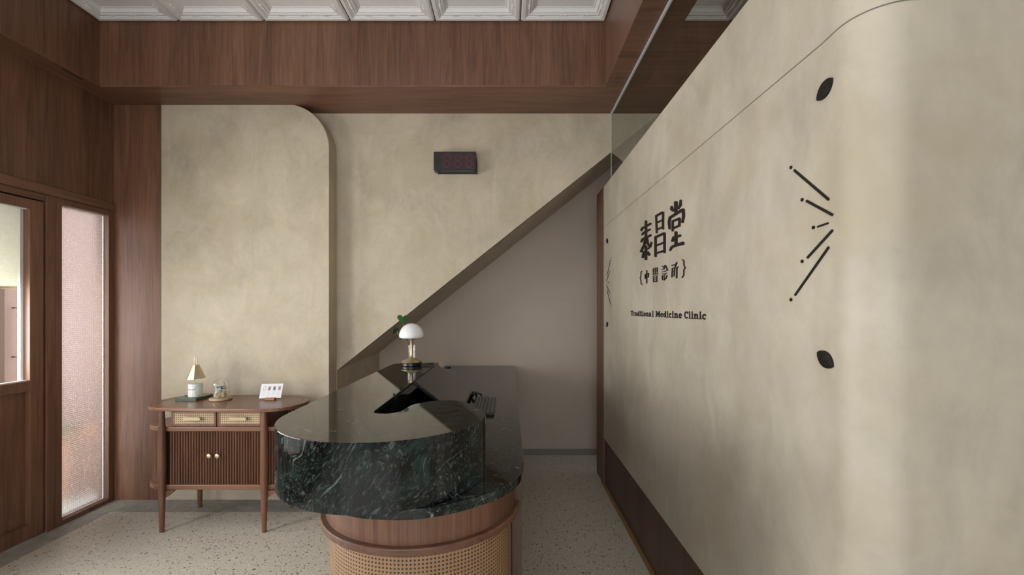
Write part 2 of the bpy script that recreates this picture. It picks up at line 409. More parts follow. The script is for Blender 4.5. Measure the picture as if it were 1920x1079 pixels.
# ------------------------------------------------------------------ floor, walls, ceiling
XL, YB, YD1, YD3 = -3.0, 3.44, 3.59, 4.51
b = BM(); box(b, -2.85, 2.7, -2.7, 3.235, -0.06, 0.0); box(b, -1.364, 2.7, 3.235, 4.6, -0.06, 0.0); box(b, -1.5, -1.364, 3.5, 4.6, -0.06, 0.0)
struct('floor', b, TERRAZZO, origin=(0, 0, 0))
b = BM(); box(b, -3.1, -2.85, -2.7, 3.5, -0.06, 0.0005); box(b, -2.85, -1.364, 3.235, 3.5, -0.06, 0.0005)
struct('trim_floor_border', b, BORDER, origin=(0, 0, 0))
b = BM(); prism(b, [(-2.643, 0), (-1.368, 0), (-1.368, 2.66)] + [(-1.368-0.335+0.335*math.cos(R(a)), 2.67+0.339*math.sin(R(a))) for a in range(4, 91, 4)] + [(-2.643, 3.009)], YB, YD1+0.0, 'Y')
struct('wall_curved_panel', b, PLASTER, bevel=0.004, origin=(-2, YB, 0))
b = BM(); box(b, XL, -2.643, YB, YB+0.15, 0, 3.01)
struct('wall_back_left', b, WOOD_V, origin=(0, 0, 0))
# upper back wall with the slanted stair above the recess
sl = 0.797
def zs(x): return 0.964+sl*(x+1.364)
b = BM(); prism(b, [(-2.7, 0), (-1.364, 0), (-1.364, zs(-1.364)), (1.21, zs(1.21)), (1.21, 3.06), (-2.7, 3.06)], YD1, YD1+0.06, 'Y')
struct('wall_back', b, PLASTER, origin=(-0.4, YD1, 2))
b = BM(); prism(b, [(-1.364, zs(-1.364)-0.0), (1.8, zs(1.8)), (1.8, zs(1.8)+0.12), (-1.364, zs(-1.364)+0.12)], YD1+0.0015, YD3, 'Y')
struct('ceiling_stair_soffit', b, plaster('limewash_plaster_brown', (0.50, 0.425, 0.325), seed=2.0, amp=0.6), origin=(0, YD1, 2))
b = BM(); box(b, -1.5, 2.7, YD3, YD3+0.1, 0, 3.5)
struct('wall_recess_back', b, PLASTER_G, origin=(0, YD3, 0))
b = BM(); prism(b, [(-1.364, YD1+0.06), (-1.29, YD3), (-1.5, YD3), (-1.5, YD1+0.06)], 0, 1.1, 'Z')
struct('wall_recess_left', b, PLASTER, origin=(-1.3, 4, 0))
b = BM(); box(b, 0.06, 2.6, YD3-0.012, YD3, 0, 0.058)
struct('baseboard_back', b, flat('grey_stone_skirting', (0.2, 0.185, 0.16), 0.5), origin=(1, YD3, 0))
b = BM(); box(b, 2.6, 2.7, -2.7, 4.6, 0, 3.5)
struct('wall_right', b, PLASTER_G, origin=(2.6, 0, 0))
# wall behind the viewer with the shop-front opening
b = BM(); box(b, -3.1, -2.75, -2.7, -2.6, 0, 3.5); box(b, 1.5, 2.7, -2.7, -2.6, 0, 3.5); box(b, -2.75, 1.5, -2.7, -2.6, 2.55, 3.5); box(b, -2.75, 1.5, -2.7, -2.6, 0, 0.35)
struct('wall_near', b, WOOD_V, origin=(0, -2.6, 0))
b = BM(); box(b, -2.75, 1.5, -2.655, -2.645, 0.35, 2.55); o = struct('window_4', b, GLASS, origin=(0, -2.65, 0.3))
# left wall pieces
b = BM(); box(b, -3.1, XL, -2.6, YB+0.15, 2.19, 3.5); struct('wall_left', b, WOOD_V, origin=(0, 0, 0))
b = BM(); box(b, -3.1, XL, -2.6, -0.25, 0, 2.19); box(b, -3.1, XL, 1.93, 2.0, 0, 2.19); box(b, -3.1, XL, -0.25, 1.93, 0, 0.35); struct('wall_left_lower', b, WOOD_V, origin=(0, 0, 0))
b = BM(); box(b, -3.1, -2.986, -2.6, YB-0.001, 2.19, 2.25); struct('trim_1', b, WOOD_Y, bevel=0.002, origin=(-3, 0, 2.2))
b = BM(); box(b, -3.1, -2.994, 2.935, 2.992, 0, 2.189); struct('trim_2', b, WOOD_V, bevel=0.0015)
b = BM(); box(b, -3.1, -3.0, 2.0, 2.935, 2.148, 2.189); box(b, -3.1, -3.064, 2.0, 2.935, 2.10, 2.148); box(b, -3.1, -3.064, 2.875, 2.935, 0.0, 2.10); struct('trim_3', b, WOOD_Y, bevel=0.0015)
b = BM(); box(b, -3.06, -3.05, -0.25, 1.93, 0.35, 2.19); struct('window_2', b, GLASS)
# sidelight window
b = BM(); box(b, -3.09, -2.995, 2.9935, 3.036, 0, 2.189); box(b, -3.09, -2.995, 3.39, YB-0.001, 0, 2.189)
box(b, -3.09, -2.995, 3.036, 3.39, 2.15, 2.189); box(b, -3.09, -2.995, 3.036, 3.39, 0, 0.032)
win = struct('window_1', b, WOOD_V, bevel=0.0015)
b = BM(); box(b, -3.045, -3.039, 3.036, 3.39, 0.03, 2.15); finish('patterned_glass_pane', b, GRID_GLASS, win)
b = BM(); box(b, -3.038, -3.031, 3.036, 3.39, 0.032, 0.040); box(b, -3.038, -3.031, 3.036, 3.39, 2.143, 2.15); box(b, -3.038, -3.031, 3.383, 3.39, 0.040, 2.143)
finish('glazing_bead', b, WHITE, win)
# door leaf
b = BM(); dx0, dx1 = -3.06, -3.003
box(b, dx0, dx1, 2.84, 2.924, 0.012, 2.139); box(b, dx0, dx1, 2.03, 2.11, 0.012, 2.139)
box(b, dx0, dx1, 2.11, 2.84, 2.08, 2.139); box(b, dx0, dx1, 2.11, 2.84, 0.935, 1.0); box(b, dx0, dx1, 2.11, 2.84, 0.012, 0.10)
door = struct('door_1', b, WOOD_V, bevel=0.002)
b = BM(); box(b, -3.05, -3.032, 2.11, 2.84, 0.10, 0.935); finish('door_panel', b, WOOD_V, door)
b = BM(); box(b, -3.04, -3.034, 2.11, 2.84, 1.0, 2.08); finish('door_glass', b, GLASS, door)
b = BM(); box(b, -3.034, -3.02, 2.11, 2.84, 1.0, 1.006); box(b, -3.034, -3.02, 2.11, 2.84, 2.074, 2.08); box(b, -3.062, -3.045, 2.822, 2.84, 1.006, 2.074)
finish('glazing_bead', b, WHITE, door)
b = BM(); box(b, -3.1, -3.0, 2.0, 2.935, 0.0006, 0.003); struct('trim_4', b, flat('door_sill_metal', (0.6, 0.6, 0.58), 0.4, 0.5))
# roman blind hanging outside the door glass
bl = thing('roman_blind', 'cream linen blind hanging behind the glass of the wooden door', 'blind', (-3.09, 2.4, 1.58))
b = BM(); 
for i in range(26):
    pass
ys = [2.06+(2.862-2.06)*i/30 for i in range(31)]
f0 = [(-3.092+0.004*math.sin(i*0.9), y) for i, y in enumerate(ys)]
prism(b, f0+[(x-0.003, y) for x, y in f0[::-1]], 1.583, 2.1, 'Z'); finish('cloth', b, LINEN, bl)
b = BM(); box(b, -3.098, -3.086, 2.06, 2.864, 1.575, 1.59); finish('bottom_bar', b, flat('linen_hem', (0.42, 0.33, 0.22), 0.8), bl)
b = BM(); box(b, -3.1, -3.085, 2.05, 2.87, 2.1, 2.125); finish('head_rail', b, WOOD_Y, bl)

# beams (boxed in walnut) and soffits
b = BM(); box(b, -2.855, 0.67, 3.16, 3.2, 3.012, 3.5); struct('trim_beam_face_back', b, WOOD_V, origin=(0, 0, 0))
b = BM(); box(b, XL, -2.855, -2.6, 3.2, 3.012, 3.5); struct('trim_beam_left', b, WOOD_V, bevel=0.0015, origin=(0, 0, 0))
b = BM(); box(b, 0.67, 0.7, -2.6, 3.16, 3.012, 3.5); struct('trim_beam_face_right', b, wood('walnut_veneer_vertical_reddish', 'Z', dark=(0.10, 0.05, 0.032), light=(0.21, 0.118, 0.08), seed=2), origin=(0, 0, 0))
b = BM(); box(b, -2.854, 2.6, 3.16, YD1, 3.0, 3.012); struct('ceiling_soffit_back', b, WOOD_X, origin=(0, 0, 0))
b = BM(); box(b, XL, -2.856, -2.6, YD1, 3.0, 3.012); struct('ceiling_soffit_left', b, WOOD_Y, origin=(0, 0, 0))
b = BM(); box(b, 0.67, 2.6, -2.6, 2.728, 3.0, 3.012); box(b, 0.67, 2.6, 2.732, 3.1585, 3.0, 3.012); struct('ceiling_soffit_right', b, WOOD_X, origin=(0, 0, 0))
b = BM(); box(b, -2.885, -2.872, 2.92, 3.06, 2.9985, 3.0); struct('trim_soffit_slot', b, BLACK)
b = BM(); box(b, -3.1, 2.7, -2.7, 3.6, 3.5, 3.56); struct('ceiling', b, WHITE_TILE, origin=(0, 0, 3.5))

# embossed ceiling tiles
T = 0.593
def tile_mesh(w, d):
    b = BM(); prof = [(0.0, 0.016), (0.010, 0.0), (0.030, 0.0), (0.034, 0.005), (0.040, 0.005), (0.044, 0.010), (0.060, 0.010), (0.064, 0.016), (0.074, 0.016), (0.090, 0.034), (0.098, 0.034), (0.101, 0.038)]
    rings = []
    for u, z in prof:
        rings.append([b.verts.new(p) for p in ((u, u, z), (w-u, u, z), (w-u, d-u, z), (u, d-u, z))])
    for A, B in zip(rings, rings[1:]):
        for i in range(4): b.faces.new((A[i], A[(i+1) % 4], B[(i+1) % 4], B[i]))
    b.faces.new(rings[-1])
    return b
def tile_beads(w, d):
    b = BM(); r = 0.0062
    for k in (0.24, 0.5, 0.76):
        for j in range(4):
            o_ = (j-1.5)*0.0125
            for side in range(4):
                if side == 0: c = (w*k+o_, 0.052)
                elif side == 1: c = (w*k+o_, d-0.052)
                elif side == 2: c = (0.052, d*k+o_)
                else: c = (w-0.052, d*k+o_)
                sx = (0.65, 1.3, 0.9) if side < 2 else (1.3, 0.65, 0.9)
                blob(b, (c[0], c[1], 0.009), r, 1, sx)
    return b
Z_C = 3.452
def make_tile(x, y, w, d):
    t = thing('ceiling_tile', 'white embossed ceiling tile with beaded moulding', 'ceiling tile', (x, y, Z_C), 'embossed ceiling tiles')
    bm1 = tile_mesh(w-0.006, d-0.006); bmesh.ops.translate(bm1, verts=bm1.verts, vec=(x+0.003, y+0.003, Z_C)); finish('coffer', bm1, WHITE_TILE, t, recalc=False)
    bm2 = tile_beads(w-0.006, d-0.006); bmesh.ops.translate(bm2, verts=bm2.verts, vec=(x+0.003, y+0.003, Z_C)); finish('beading', bm2, WHITE_TILE, t, smooth=True)
    return t
rows = 2
names_full = ['sixth', 'fifth', 'fourth', 'third', 'second']
proto = None
tl = {0: 'white embossed ceiling tile at the far right, touching the right wooden beam',
      1: 'white embossed ceiling tile second from the right wooden beam',
      2: 'white embossed ceiling tile third from the right wooden beam',
      3: 'white embossed ceiling tile fourth from the right wooden beam',
      4: 'white embossed ceiling tile one in from the narrow leftmost tile',
      5: 'narrow white embossed ceiling tile touching the left wooden beam'}
for r_ in range(rows):
    for k in range(6):
        x = 0.67-T*(k+1); wd = T
        if k == 5: x = -2.855; wd = T-(x-(0.67-T*6))
        y = 3.158-T*(r_+1)
        if k == 5: t = make_tile(x, y, wd, T)
        elif proto is None: t = proto = make_tile(x, y, T, T)
        else:
            t = proto.copy(); COL.objects.link(t); t.location = (x, y, Z_C)
            for ch in proto.children:
                c = ch.copy(); COL.objects.link(c); c.parent = t
        t['label'] = tl[k] + (', back row' if r_ == 0 else ', second row from the back')
        t['group'] = 'embossed ceiling tiles'
# plain underside of the ceiling in front of the tiles
b = BM(); box(b, -2.855, 0.67, -2.6, 3.158-T*rows, Z_C+0.01, 3.5); struct('ceiling_near_field', b, WHITE_TILE, origin=(0, 0, Z_C))

# ------------------------------------------------------------------ right feature wall
XW, YF, RC = 0.78, 0.98, 0.10
z0, z1 = 0.385, 2.459
def wall_outline(off=0.0):
    pts = [(XW+off, 3.746), (XW+off, YF+RC)] + arc(XW+RC, YF+RC, RC-off, 180, 270, 12)[1:] + [(2.6, YF+off)]
    return pts
b = BM(); pts = wall_outline()+[(2.6, YF+0.12), (XW+0.13, YF+0.12+0.02), (XW+0.13, 3.746)]
prism(b, pts, z0, z1, 'Z')
o = struct('wall_feature_right', b, PLASTER_R, origin=(XW, 2, z0), smooth=True)
# curved joint line
b = BM()
def gp(s):  # distance along the developed wall from the far end -> 3d point just on the surface
    la = 3.746-(YF+RC); lb = math.pi/2*RC
    e = 0.0006
    if s <= la: return (XW-e, 3.746-s)
    if s <= la+lb:
        a = math.pi+(s-la)/RC; return (XW+RC+(RC+e)*math.cos(a), YF+RC+(RC+e)*math.sin(a))
    return (XW+RC+(s-la-lb), YF-e)
la = 3.746-(YF+RC); pr = []
ns = 700
for i in range(ns+1):
    s = i/ns*(la+1.9)
    z = 2.126 - 0.014*min(1, s/la) + 0.010*(0 if s < la-0.05 else 1-math.exp(-(s-la+0.05)/0.12))
    pr.append((*gp(s), z))
h_ = 0.0016
A = [b.verts.new((x, y, z-h_)) for x, y, z in pr]; B = [b.verts.new((x, y, z+h_)) for x, y, z in pr]
for i in range(ns): b.faces.new((A[i], A[i+1], B[i+1], B[i]))
struct('trim_wall_joint', b, GROOVE, origin=(XW, 2, 2.1))
b = BM(); box(b, XW+0.012, XW+0.13, YF+0.03, 3.746, 0.0, z0); box(b, XW+0.13, 2.6, YF+0.03, YF+0.12, 0, z0)
struct('baseboard_right', b, WOOD_D, origin=(0, 0, 0))
b = BM(); box(b, XW-0.012, XW+0.012, YF-0.0, 3.80, 0.0004, 0.006); struct('trim_brass_strip', b, GOLD)
# slatted end of the wall
b = BM(); box(b, XW+0.012, XW+0.13, 3.747, 4.04, 0.0, 2.462)
slat = struct('wall_slatted_end', b, WOOD_D, origin=(XW, 3.9, 0))
b = BM(); n = 8; p_ = (4.04-3.748)/n
for i in range(n):
    y = 3.748+p_*i; box(b, XW-0.004, XW+0.0125, y, y+p_*0.66, 0.0, 2.462)
finish('slats', b, WOOD_V, slat, bevel=0.0015)
# glass panel above the wall
gl = thing('glass_partition', 'tall clear glass pane rising from the slanting beige wall to the ceiling', 'glass partition', (0.807, 2, 2.46))
b = BM(); box(b, 0.806, 0.8065, -2.0, YD1-0.006, z1+0.001, 2.985); finish('pane', b, GLASS_G, gl)
b = BM(); box(b, 0.800, 0.813, -2.0, YD1-0.002, 2.986, 2.9995); finish('ceiling_channel', b, flat('pale_aluminium', (0.55, 0.57, 0.58), 0.35), gl)
b = BM(); box(b, 0.804, 0.810, YD1-0.006, YD1-0.001, z1+0.001, 2.985); finish('polished_edge', b, GLASS_EDGE, gl)

# ------------------------------------------------------------------ lettering and ornaments on the right wall
def to_wall(px, py, X):
    """a point on the wall plane at X, measured from the photograph, as (y, z)"""
    y = FPX*X/(px-955.0); return (y, CAM_Z+(580.0-py)*y/FPX)
XF = XW-0.003
def ribbon(pts, w):
    P = [Vector(p) for p in pts]; n = len(P); Lf, Rt = [], []
    for i in range(n):
        d0 = (P[i]-P[i-1]).normalized() if i > 0 else (P[1]-P[0]).normalized()
        d1 = (P[i+1]-P[i]).normalized() if i < n-1 else d0
        t = (d0+d1).normalized(); nn = Vector((-t.y, t.x)); k = 1/max(0.55, nn.dot(Vector((-d1.y, d1.x))))
        ww = w[i] if isinstance(w, (list, tuple)) else w
        Lf.append(P[i]+nn*ww/2*k); Rt.append(P[i]-nn*ww/2*k)
    d = (P[1]-P[0]).normalized(); e = (P[-1]-P[-2]).normalized(); ww = w[-1] if isinstance(w, (list, tuple)) else w; w0 = w[0] if isinstance(w, (list, tuple)) else w
    start = P[0]-d*w0*0.22; end = P[-1]+e*ww*0.22
    return [tuple(start)]+[tuple(p) for p in Lf]+[tuple(end)]+[tuple(p) for p in Rt[::-1]]
def put_strokes(bm, strokes, f, shrink=0.0):
    for si, (pts, w) in enumerate(strokes):
        w_ = [x-shrink for x in w] if isinstance(w, (list, tuple)) else w-shrink
        out = [f(*p) for p in ribbon(pts, w_)]
        A = [bm.verts.new((XF-si*0.00008, y, z)) for y, z in out]; B = [bm.verts.new((XW+0.0003, y, z)) for y, z in out]
        n = len(out); bm.faces.new(A)
        for i in range(n): bm.faces.new((A[i], B[i], B[(i+1) % n], A[(i+1) % n]))
def f1(cx, cy): return to_wall(1190+cx/8.305, 365+cy/8.305, XF)
def f2(cx, cy): return to_wall(1190+cx/16.6, 480+cy/16.6, XF)
tai = [([(172, 410), (172, 760)], 36), ([(97, 565), (112, 528), (250, 452)], 32), ([(112, 630), (135, 595), (238, 543)], 28), ([(98, 740), (115, 702), (252, 632)], 32),
       ([(163, 660), (148, 780), (92, 895)], 34), ([(185, 670), (205, 770), (240, 810)], [30, 34, 40]), ([(260, 742), (245, 810), (200, 850)], 24), ([(172, 800), (172, 1015)], 38),
       ([(142, 885), (122, 985)], 32), ([(195, 895), (230, 945)], 38)]
chang = [([(330, 330), (340, 600)], 28), ([(325, 338), (430, 278)], 34), ([(438, 272), (438, 540)], 30), ([(345, 438), (430, 397)], 26), ([(345, 545), (435, 507)], 26),
         ([(322, 665), (322, 970)], 34), ([(315, 668), (455, 605)], 36), ([(462, 598), (462, 910)], 34), ([(335, 795), (455, 748)], 28), ([(335, 915), (455, 877)], 30)]
tang = [([(637, 112), (637, 300)], [54, 46]), ([(572, 185), (572, 225), (598, 258)], [34, 50, 36]), ([(712, 85), (706, 165), (675, 222)], [30, 42, 30]),
        ([(540, 540), (533, 430), (545, 362), (740, 238)], [30, 40, 40, 44]), ([(750, 225), (758, 330), (738, 440)], [44, 42, 34]),
        ([(588, 420), (588, 570)], 30), ([(585, 418), (700, 372)], 34), ([(695, 372), (690, 500)], 32), ([(590, 528), (700, 482)], 34),
        ([(640, 580), (640, 780)], 42), ([(582, 732), (602, 672), (712, 638)], 36), ([(545, 875), (575, 820), (640, 790), (758, 758)], [24, 38, 44, 54])]
big = thing('wall_sign', 'large black raised Chinese characters at the top of the beige wall sign', 'sign', (XW, 2.36, 1.84))
for nm, st in (('tai', tai), ('chang', chang), ('tang', tang)):
    b = BM(); put_strokes(b, st, f1, -1); finish('character', b, LETTER, big)
brl = [([(220, 468), (187, 515), (185, 640), (162, 690), (185, 740), (187, 850), (225, 908)], 26)]
zhong = [([(368, 452), (368, 858)], 36), ([(320, 580), (326, 715)], 36), ([(320, 585), (425, 545)], 30), ([(427, 532), (420, 670)], 32), ([(322, 700), (425, 655)], 28)]
yi = [([(572, 412), (572, 590)], 26), ([(560, 412), (700, 370)], 28), ([(575, 478), (700, 445)], 20), ([(637, 392), (637, 560)], 24), ([(700, 382), (692, 520)], 30), ([(570, 578), (718, 552)], 28),
      ([(555, 640), (720, 592)], 22), ([(582, 660), (582, 820)], 26), ([(682, 632), (682, 815)], 28), ([(585, 700), (680, 672)], 20), ([(585, 752), (680, 730)], 18), ([(585, 812), (690, 788)], 30)]
zhen = [([(850, 325), (890, 350)], 32), ([(832, 438), (900, 402)], 22), ([(840, 508), (905, 478)], 20), ([(840, 570), (910, 542)], 20), ([(855, 620), (855, 750)], 28), ([(855, 622), (912, 602)], 22), ([(912, 602), (912, 740)], 24), ([(855, 750), (920, 742)], 28),
        ([(940, 292), (900, 425)], 32), ([(950, 300), (1022, 455)], 34), ([(980, 455), (922, 500)], 26), ([(992, 530), (925, 585)], 26), ([(1000, 602), (965, 710), (915, 758)], 28)]
suo = [([(1142, 310), (1250, 272)], 32), ([(1300, 205), (1262, 320), (1238, 380)], [48, 36, 30]), ([(1168, 385), (1150, 668)], 34), ([(1170, 388), (1240, 372)], 26), ([(1168, 492), (1232, 476)], 26), ([(1240, 380), (1215, 638)], 30),
       ([(1290, 380), (1350, 345)], 32), ([(1305, 375), (1300, 698)], 38)]
brr = [([(1465, 115), (1520, 150), (1525, 300), (1565, 380), (1522, 440), (1520, 600), (1465, 688)], 32)]
sm = thing('wall_sign', 'small black raised Chinese characters in curly brackets below the large ones', 'sign', (XW, 2.36, 1.63))
for st in (brl, zhong, yi, zhen, suo, brr):
    b = BM(); put_strokes(b, st, f2, 3); finish('bracket' if st in (brl, brr) else 'character', b, LETTER, sm)
# English line: slab letters drawn in a unit box (x 0..1, y 0..1, lower-case height 0.7)
def o_ring(cx, cy, rx, ry, a0=0, a1=360, n=14): return [(cx+rx*math.cos(R(a0+(a1-a0)*i/n)), cy+ry*math.sin(R(a0+(a1-a0)*i/n))) for i in range(n+1)]
S = 0.17; F_ = 0.12
GL = {
 'T': [([(0.04, 0.93), (0.96, 0.93)], 0.15), ([(0.5, 0.93), (0.5, 0.05)], 0.24), ([(0.28, 0.05), (0.72, 0.05)], F_), ([(0.07, 0.95), (0.07, 0.74)], 0.1), ([(0.93, 0.95), (0.93, 0.74)], 0.1)],
 'r': [([(0.3, 0.66), (0.3, 0.05)], 0.26), ([(0.05, 0.05), (0.62, 0.05)], F_), ([(0.05, 0.65), (0.3, 0.65)], F_), ([(0.38, 0.5), (0.6, 0.64), (0.92, 0.6)], 0.17)],
 'a': [(o_ring(0.4, 0.22, 0.28, 0.17), 0.15), ([(0.12, 0.6), (0.45, 0.66), (0.72, 0.52), (0.72, 0.06)], 0.2), ([(0.72, 0.05), (0.98, 0.05)], F_)],
 'd': [(o_ring(0.38, 0.34, 0.26, 0.27), 0.17), ([(0.74, 0.97), (0.74, 0.05)], 0.22), ([(0.55, 0.95), (0.74, 0.95)], F_), ([(0.74, 0.05), (0.98, 0.05)], F_)],
 'i': [([(0.5, 0.66), (0.5, 0.05)], 0.34), ([(0.1, 0.05), (0.95, 0.05)], F_), ([(0.12, 0.65), (0.5, 0.65)], F_), ([(0.5, 0.82), (0.5, 0.96)], 0.36)],
 't': [([(0.42, 0.9), (0.42, 0.15), (0.62, 0.06), (0.95, 0.1)], 0.24), ([(0.05, 0.65), (0.92, 0.65)], F_)],
 'o': [(o_ring(0.5, 0.34, 0.36, 0.28), 0.19)],
 'n': [([(0.24, 0.66), (0.24, 0.05)], 0.2), ([(0.04, 0.65), (0.24, 0.65)], F_), ([(0.05, 0.05), (0.44, 0.05)], F_), ([(0.26, 0.5), (0.5, 0.64), (0.74, 0.55), (0.76, 0.05)], 0.19), ([(0.58, 0.05), (0.97, 0.05)], F_)],
 'l': [([(0.5, 0.97), (0.5, 0.05)], 0.34), ([(0.1, 0.05), (0.95, 0.05)], F_), ([(0.12, 0.95), (0.5, 0.95)], F_)],
 'M': [([(0.17, 0.95), (0.17, 0.05)], 0.16), ([(0.84, 0.95), (0.84, 0.05)], 0.17), ([(0.2, 0.92), (0.5, 0.25)], 0.17), ([(0.8, 0.92), (0.5, 0.25)], 0.13), ([(0.02, 0.05), (0.34, 0.05)], F_), ([(0.66, 0.05), (0.99, 0.05)], F_), ([(0.02, 0.95), (0.2, 0.95)], F_), ([(0.82, 0.95), (0.99, 0.95)], F_)],
 'e': [([(0.2, 0.36), (0.82, 0.38)], 0.1), (o_ring(0.5, 0.35, 0.34, 0.28, 5, 320), 0.19)],
 'c': [(o_ring(0.52, 0.35, 0.36, 0.28, 50, 310), 0.2), ([(0.8, 0.66), (0.8, 0.45)], 0.14)],
 'C': [(o_ring(0.54, 0.5, 0.38, 0.43, 50, 310), 0.18), ([(0.86, 0.93), (0.86, 0.68)], 0.12)],
}
spans = [('T', 88, 142), ('r', 145, 182), ('a', 184, 224), ('d', 227, 284), ('i', 288, 310), ('t', 312, 345), ('i', 348, 373), ('o', 377, 424), ('n', 428, 490), ('a', 494, 550), ('l', 562, 606),
         ('M', 648, 745), ('e', 752, 810), ('d', 816, 890), ('i', 897, 937), ('c', 944, 1000), ('i', 1010, 1056), ('n', 1062, 1152), ('e', 1160, 1240),
         ('C', 1285, 1382), ('l', 1388, 1432), ('i', 1442, 1492), ('n', 1500, 1612), ('i', 1622, 1682), ('c', 1692, 1784)]
en = thing('wall_sign', 'black raised English lettering, the lowest line on the beige wall', 'sign', (XW, 2.3, 1.41))
for ch, c0, c1 in spans:
    ya = to_wall(1175+c0/12, 590, XF)[0]; yb = to_wall(1175+(c1-2)/12, 590, XF)[0]
    b = BM(); put_strokes(b, GL[ch], lambda u, v: (ya+(yb-ya)*u, 1.4085+0.031*v)); finish('letter', b, LETTER, en)
# acupuncture-needle fans
YM = 2.36
def fan(mirror, label):
    g = (lambda y: 2*YM-y) if mirror else (lambda y: y)
    t = thing('needle_ornament', label, 'wall ornament', (XW, g(1.17), 1.659), 'needle fan ornaments')
    for (a, c, dt) in (((1.239, 0.171), (1.105, 0.058), (1.2533, 0.183)), ((1.188, 0.075), (1.092, 0.018), (1.2055, 0.082)), ((1.145, -0.001), (1.107, 0.001), (1.161, 0.0)),
                       ((1.184, -0.075), (1.092, -0.019), (1.2055, -0.082)), ((1.235, -0.171), (1.105, -0.058), (1.2533, -0.183))):
        w_ = 0.0045 if a[0] < 1.15 else 0.0062
        b = BM(); put_strokes(b, [([(a[0], a[1]), (c[0], c[1])], w_)], lambda y, z: (g(y), 1.659+z))
        nd = finish('needle', b, LETTER, t)
        b = BM(); put_strokes(b, [(o_ring(dt[0], dt[1], 0.0024, 0.0024, n=12), 0.0046)], lambda y, z: (g(y), 1.659+z)); finish('needle_head', b, LETTER, nd)
fan(False, 'fan of five black needles on the beige wall, near the rounded corner')
fan(True, 'fan of five black needles at the far end of the beige wall, beside the slats')
def leaf_orn(yc, zc, ang, mirror, label):
    t = tag_l = None
    n = 14; pts = []
    for i in range(n+1):
        u = -1+2*i/n; pts.append((u*0.031, 0.0192*(1-u*u)**0.75))
    pts += [(u, -v) for u, v in pts[::-1][1:-1]]
    ca, sa = math.cos(ang), math.sin(ang)
    out = [(yc+(u*ca-v*sa), zc+(u*sa+v*ca)) for u, v in pts]
    b = BM(); A = [b.verts.new((XF-0.002, y, z)) for y, z in out]; B = [b.verts.new((XW+0.0003, y, z)) for y, z in out]; m = len(out)
    cen = b.verts.new((XF-0.006, yc, zc))
    for i in range(m): b.faces.new((A[i], B[i], B[(i+1) % m], A[(i+1) % m])); b.faces.new((A[i], A[(i+1) % m], cen))
    o = finish('leaf_ornament', b, LETTER); tag(o, label, 'wall ornament', 'black leaf ornaments')
    b = BM()
    for k in range(-3, 2):
        u0 = k*0.0065; tube(b, [(XF-0.0065, yc+u0*ca, zc+u0*sa), (XF-0.004, yc+(u0+0.006)*ca-0.008*sa, zc+(u0+0.006)*sa+0.008*ca)], 0.0007, 5)
        tube(b, [(XF-0.0065, yc+u0*ca, zc+u0*sa), (XF-0.004, yc+(u0+0.006)*ca+0.008*sa, zc+(u0+0.006)*sa-0.008*ca)], 0.0007, 5)
    bmesh.ops.recalc_face_normals(b, faces=b.faces); finish('leaf_veins', b, BLACK_G, o)
A_ = math.atan2(-0.030, 0.053)
leaf_orn(1.118, 1.992, A_, False, 'black leaf at the top right of the beige wall, above the near needle fan')
leaf_orn(1.116, 1.326, -A_, False, 'black leaf low on the beige wall, under the near needle fan')
leaf_orn(2*YM-1.118, 1.992, -A_, True, 'black leaf at the far end of the beige wall, above the far needle fan')
leaf_orn(2*YM-1.116, 1.328, A_, True, 'black leaf at the far end of the beige wall, under the far needle fan')

# ------------------------------------------------------------------ reception counter
ZD, ZU = 0.887, 1.085
ctr = thing('reception_counter', 'reception counter with green marble top, walnut band and cane front', 'counter', (-0.3, 2.4, 0))
outer = arc(-0.428, 1.58, 0.347, 180, 358, 40)
end = catmull([(-0.0885, 1.60), (-0.106, 1.64), (-0.136, 1.712), (-0.17, 1.775), (-0.215, 1.81), (-0.272, 1.812), (-0.309, 1.80), (-0.339, 1.768), (-0.367, 1.733), (-0.380, 1.677), (-0.390, 1.62), (-0.4145, 1.588), (-0.442, 1.583), (-0.4727, 1.593), (-0.484, 1.625)], 4)
top = [(-0.484, 3.1), (-0.60, 3.1)] + arc(-0.635, 2.96, 0.14, 92, 178, 12)
b = BM(); prism(b, outer+end+top, ZD+0.0005, ZU, 'Z'); finish('raised_ledge', b, MARBLE, ctr, bevel=0.0016, seg=2)
ring_pts = [(0.053, 4.505), (0.053, 1.72)]+catmull([(0.053, 1.66), (0.0285, 1.516), (-0.0365, 1.411), (-0.131, 1.332), (-0.222, 1.286), (-0.313, 1.270), (-0.444, 1.289), (-0.55, 1.36), (-0.62, 1.46), (-0.65, 1.62)], 6)+[(-0.65, 4.505)]
b = BM(); prism(b, ring_pts, ZD-0.03, ZD, 'Z'); finish('desk_top', b, MARBLE, ctr, bevel=0.002)
# black side lining of the ledge niche, plus floor sheets painting its deep shade
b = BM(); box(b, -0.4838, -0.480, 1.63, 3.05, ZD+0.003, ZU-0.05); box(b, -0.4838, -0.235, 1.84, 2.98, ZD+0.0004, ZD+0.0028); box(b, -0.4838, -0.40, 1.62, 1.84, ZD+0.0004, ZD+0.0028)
finish('niche_lining_and_shade', b, flat('deep_black_lining_shade', (0.0015, 0.0015, 0.0015), 0.9, 0, 0.05), ctr)
cx, cy = -0.31, 1.64
def wall_of(bm, r_out, r_in, za, zb, yend=4.505, right_len=0.0):
    o_ = [(cx-r_out, yend)]+arc(cx, cy, r_out, 180, 360, 56)+[(cx+r_out, cy+right_len)] if right_len else [(cx-r_out, yend)]+arc(cx, cy, r_out, 180, 360, 56)
    i_ = ([(cx+r_in, cy+right_len)] if right_len else [])+arc(cx, cy, r_in, 360, 180, 56)+[(cx-r_in, yend)]
    prism(bm, o_+i_, za, zb, 'Z')
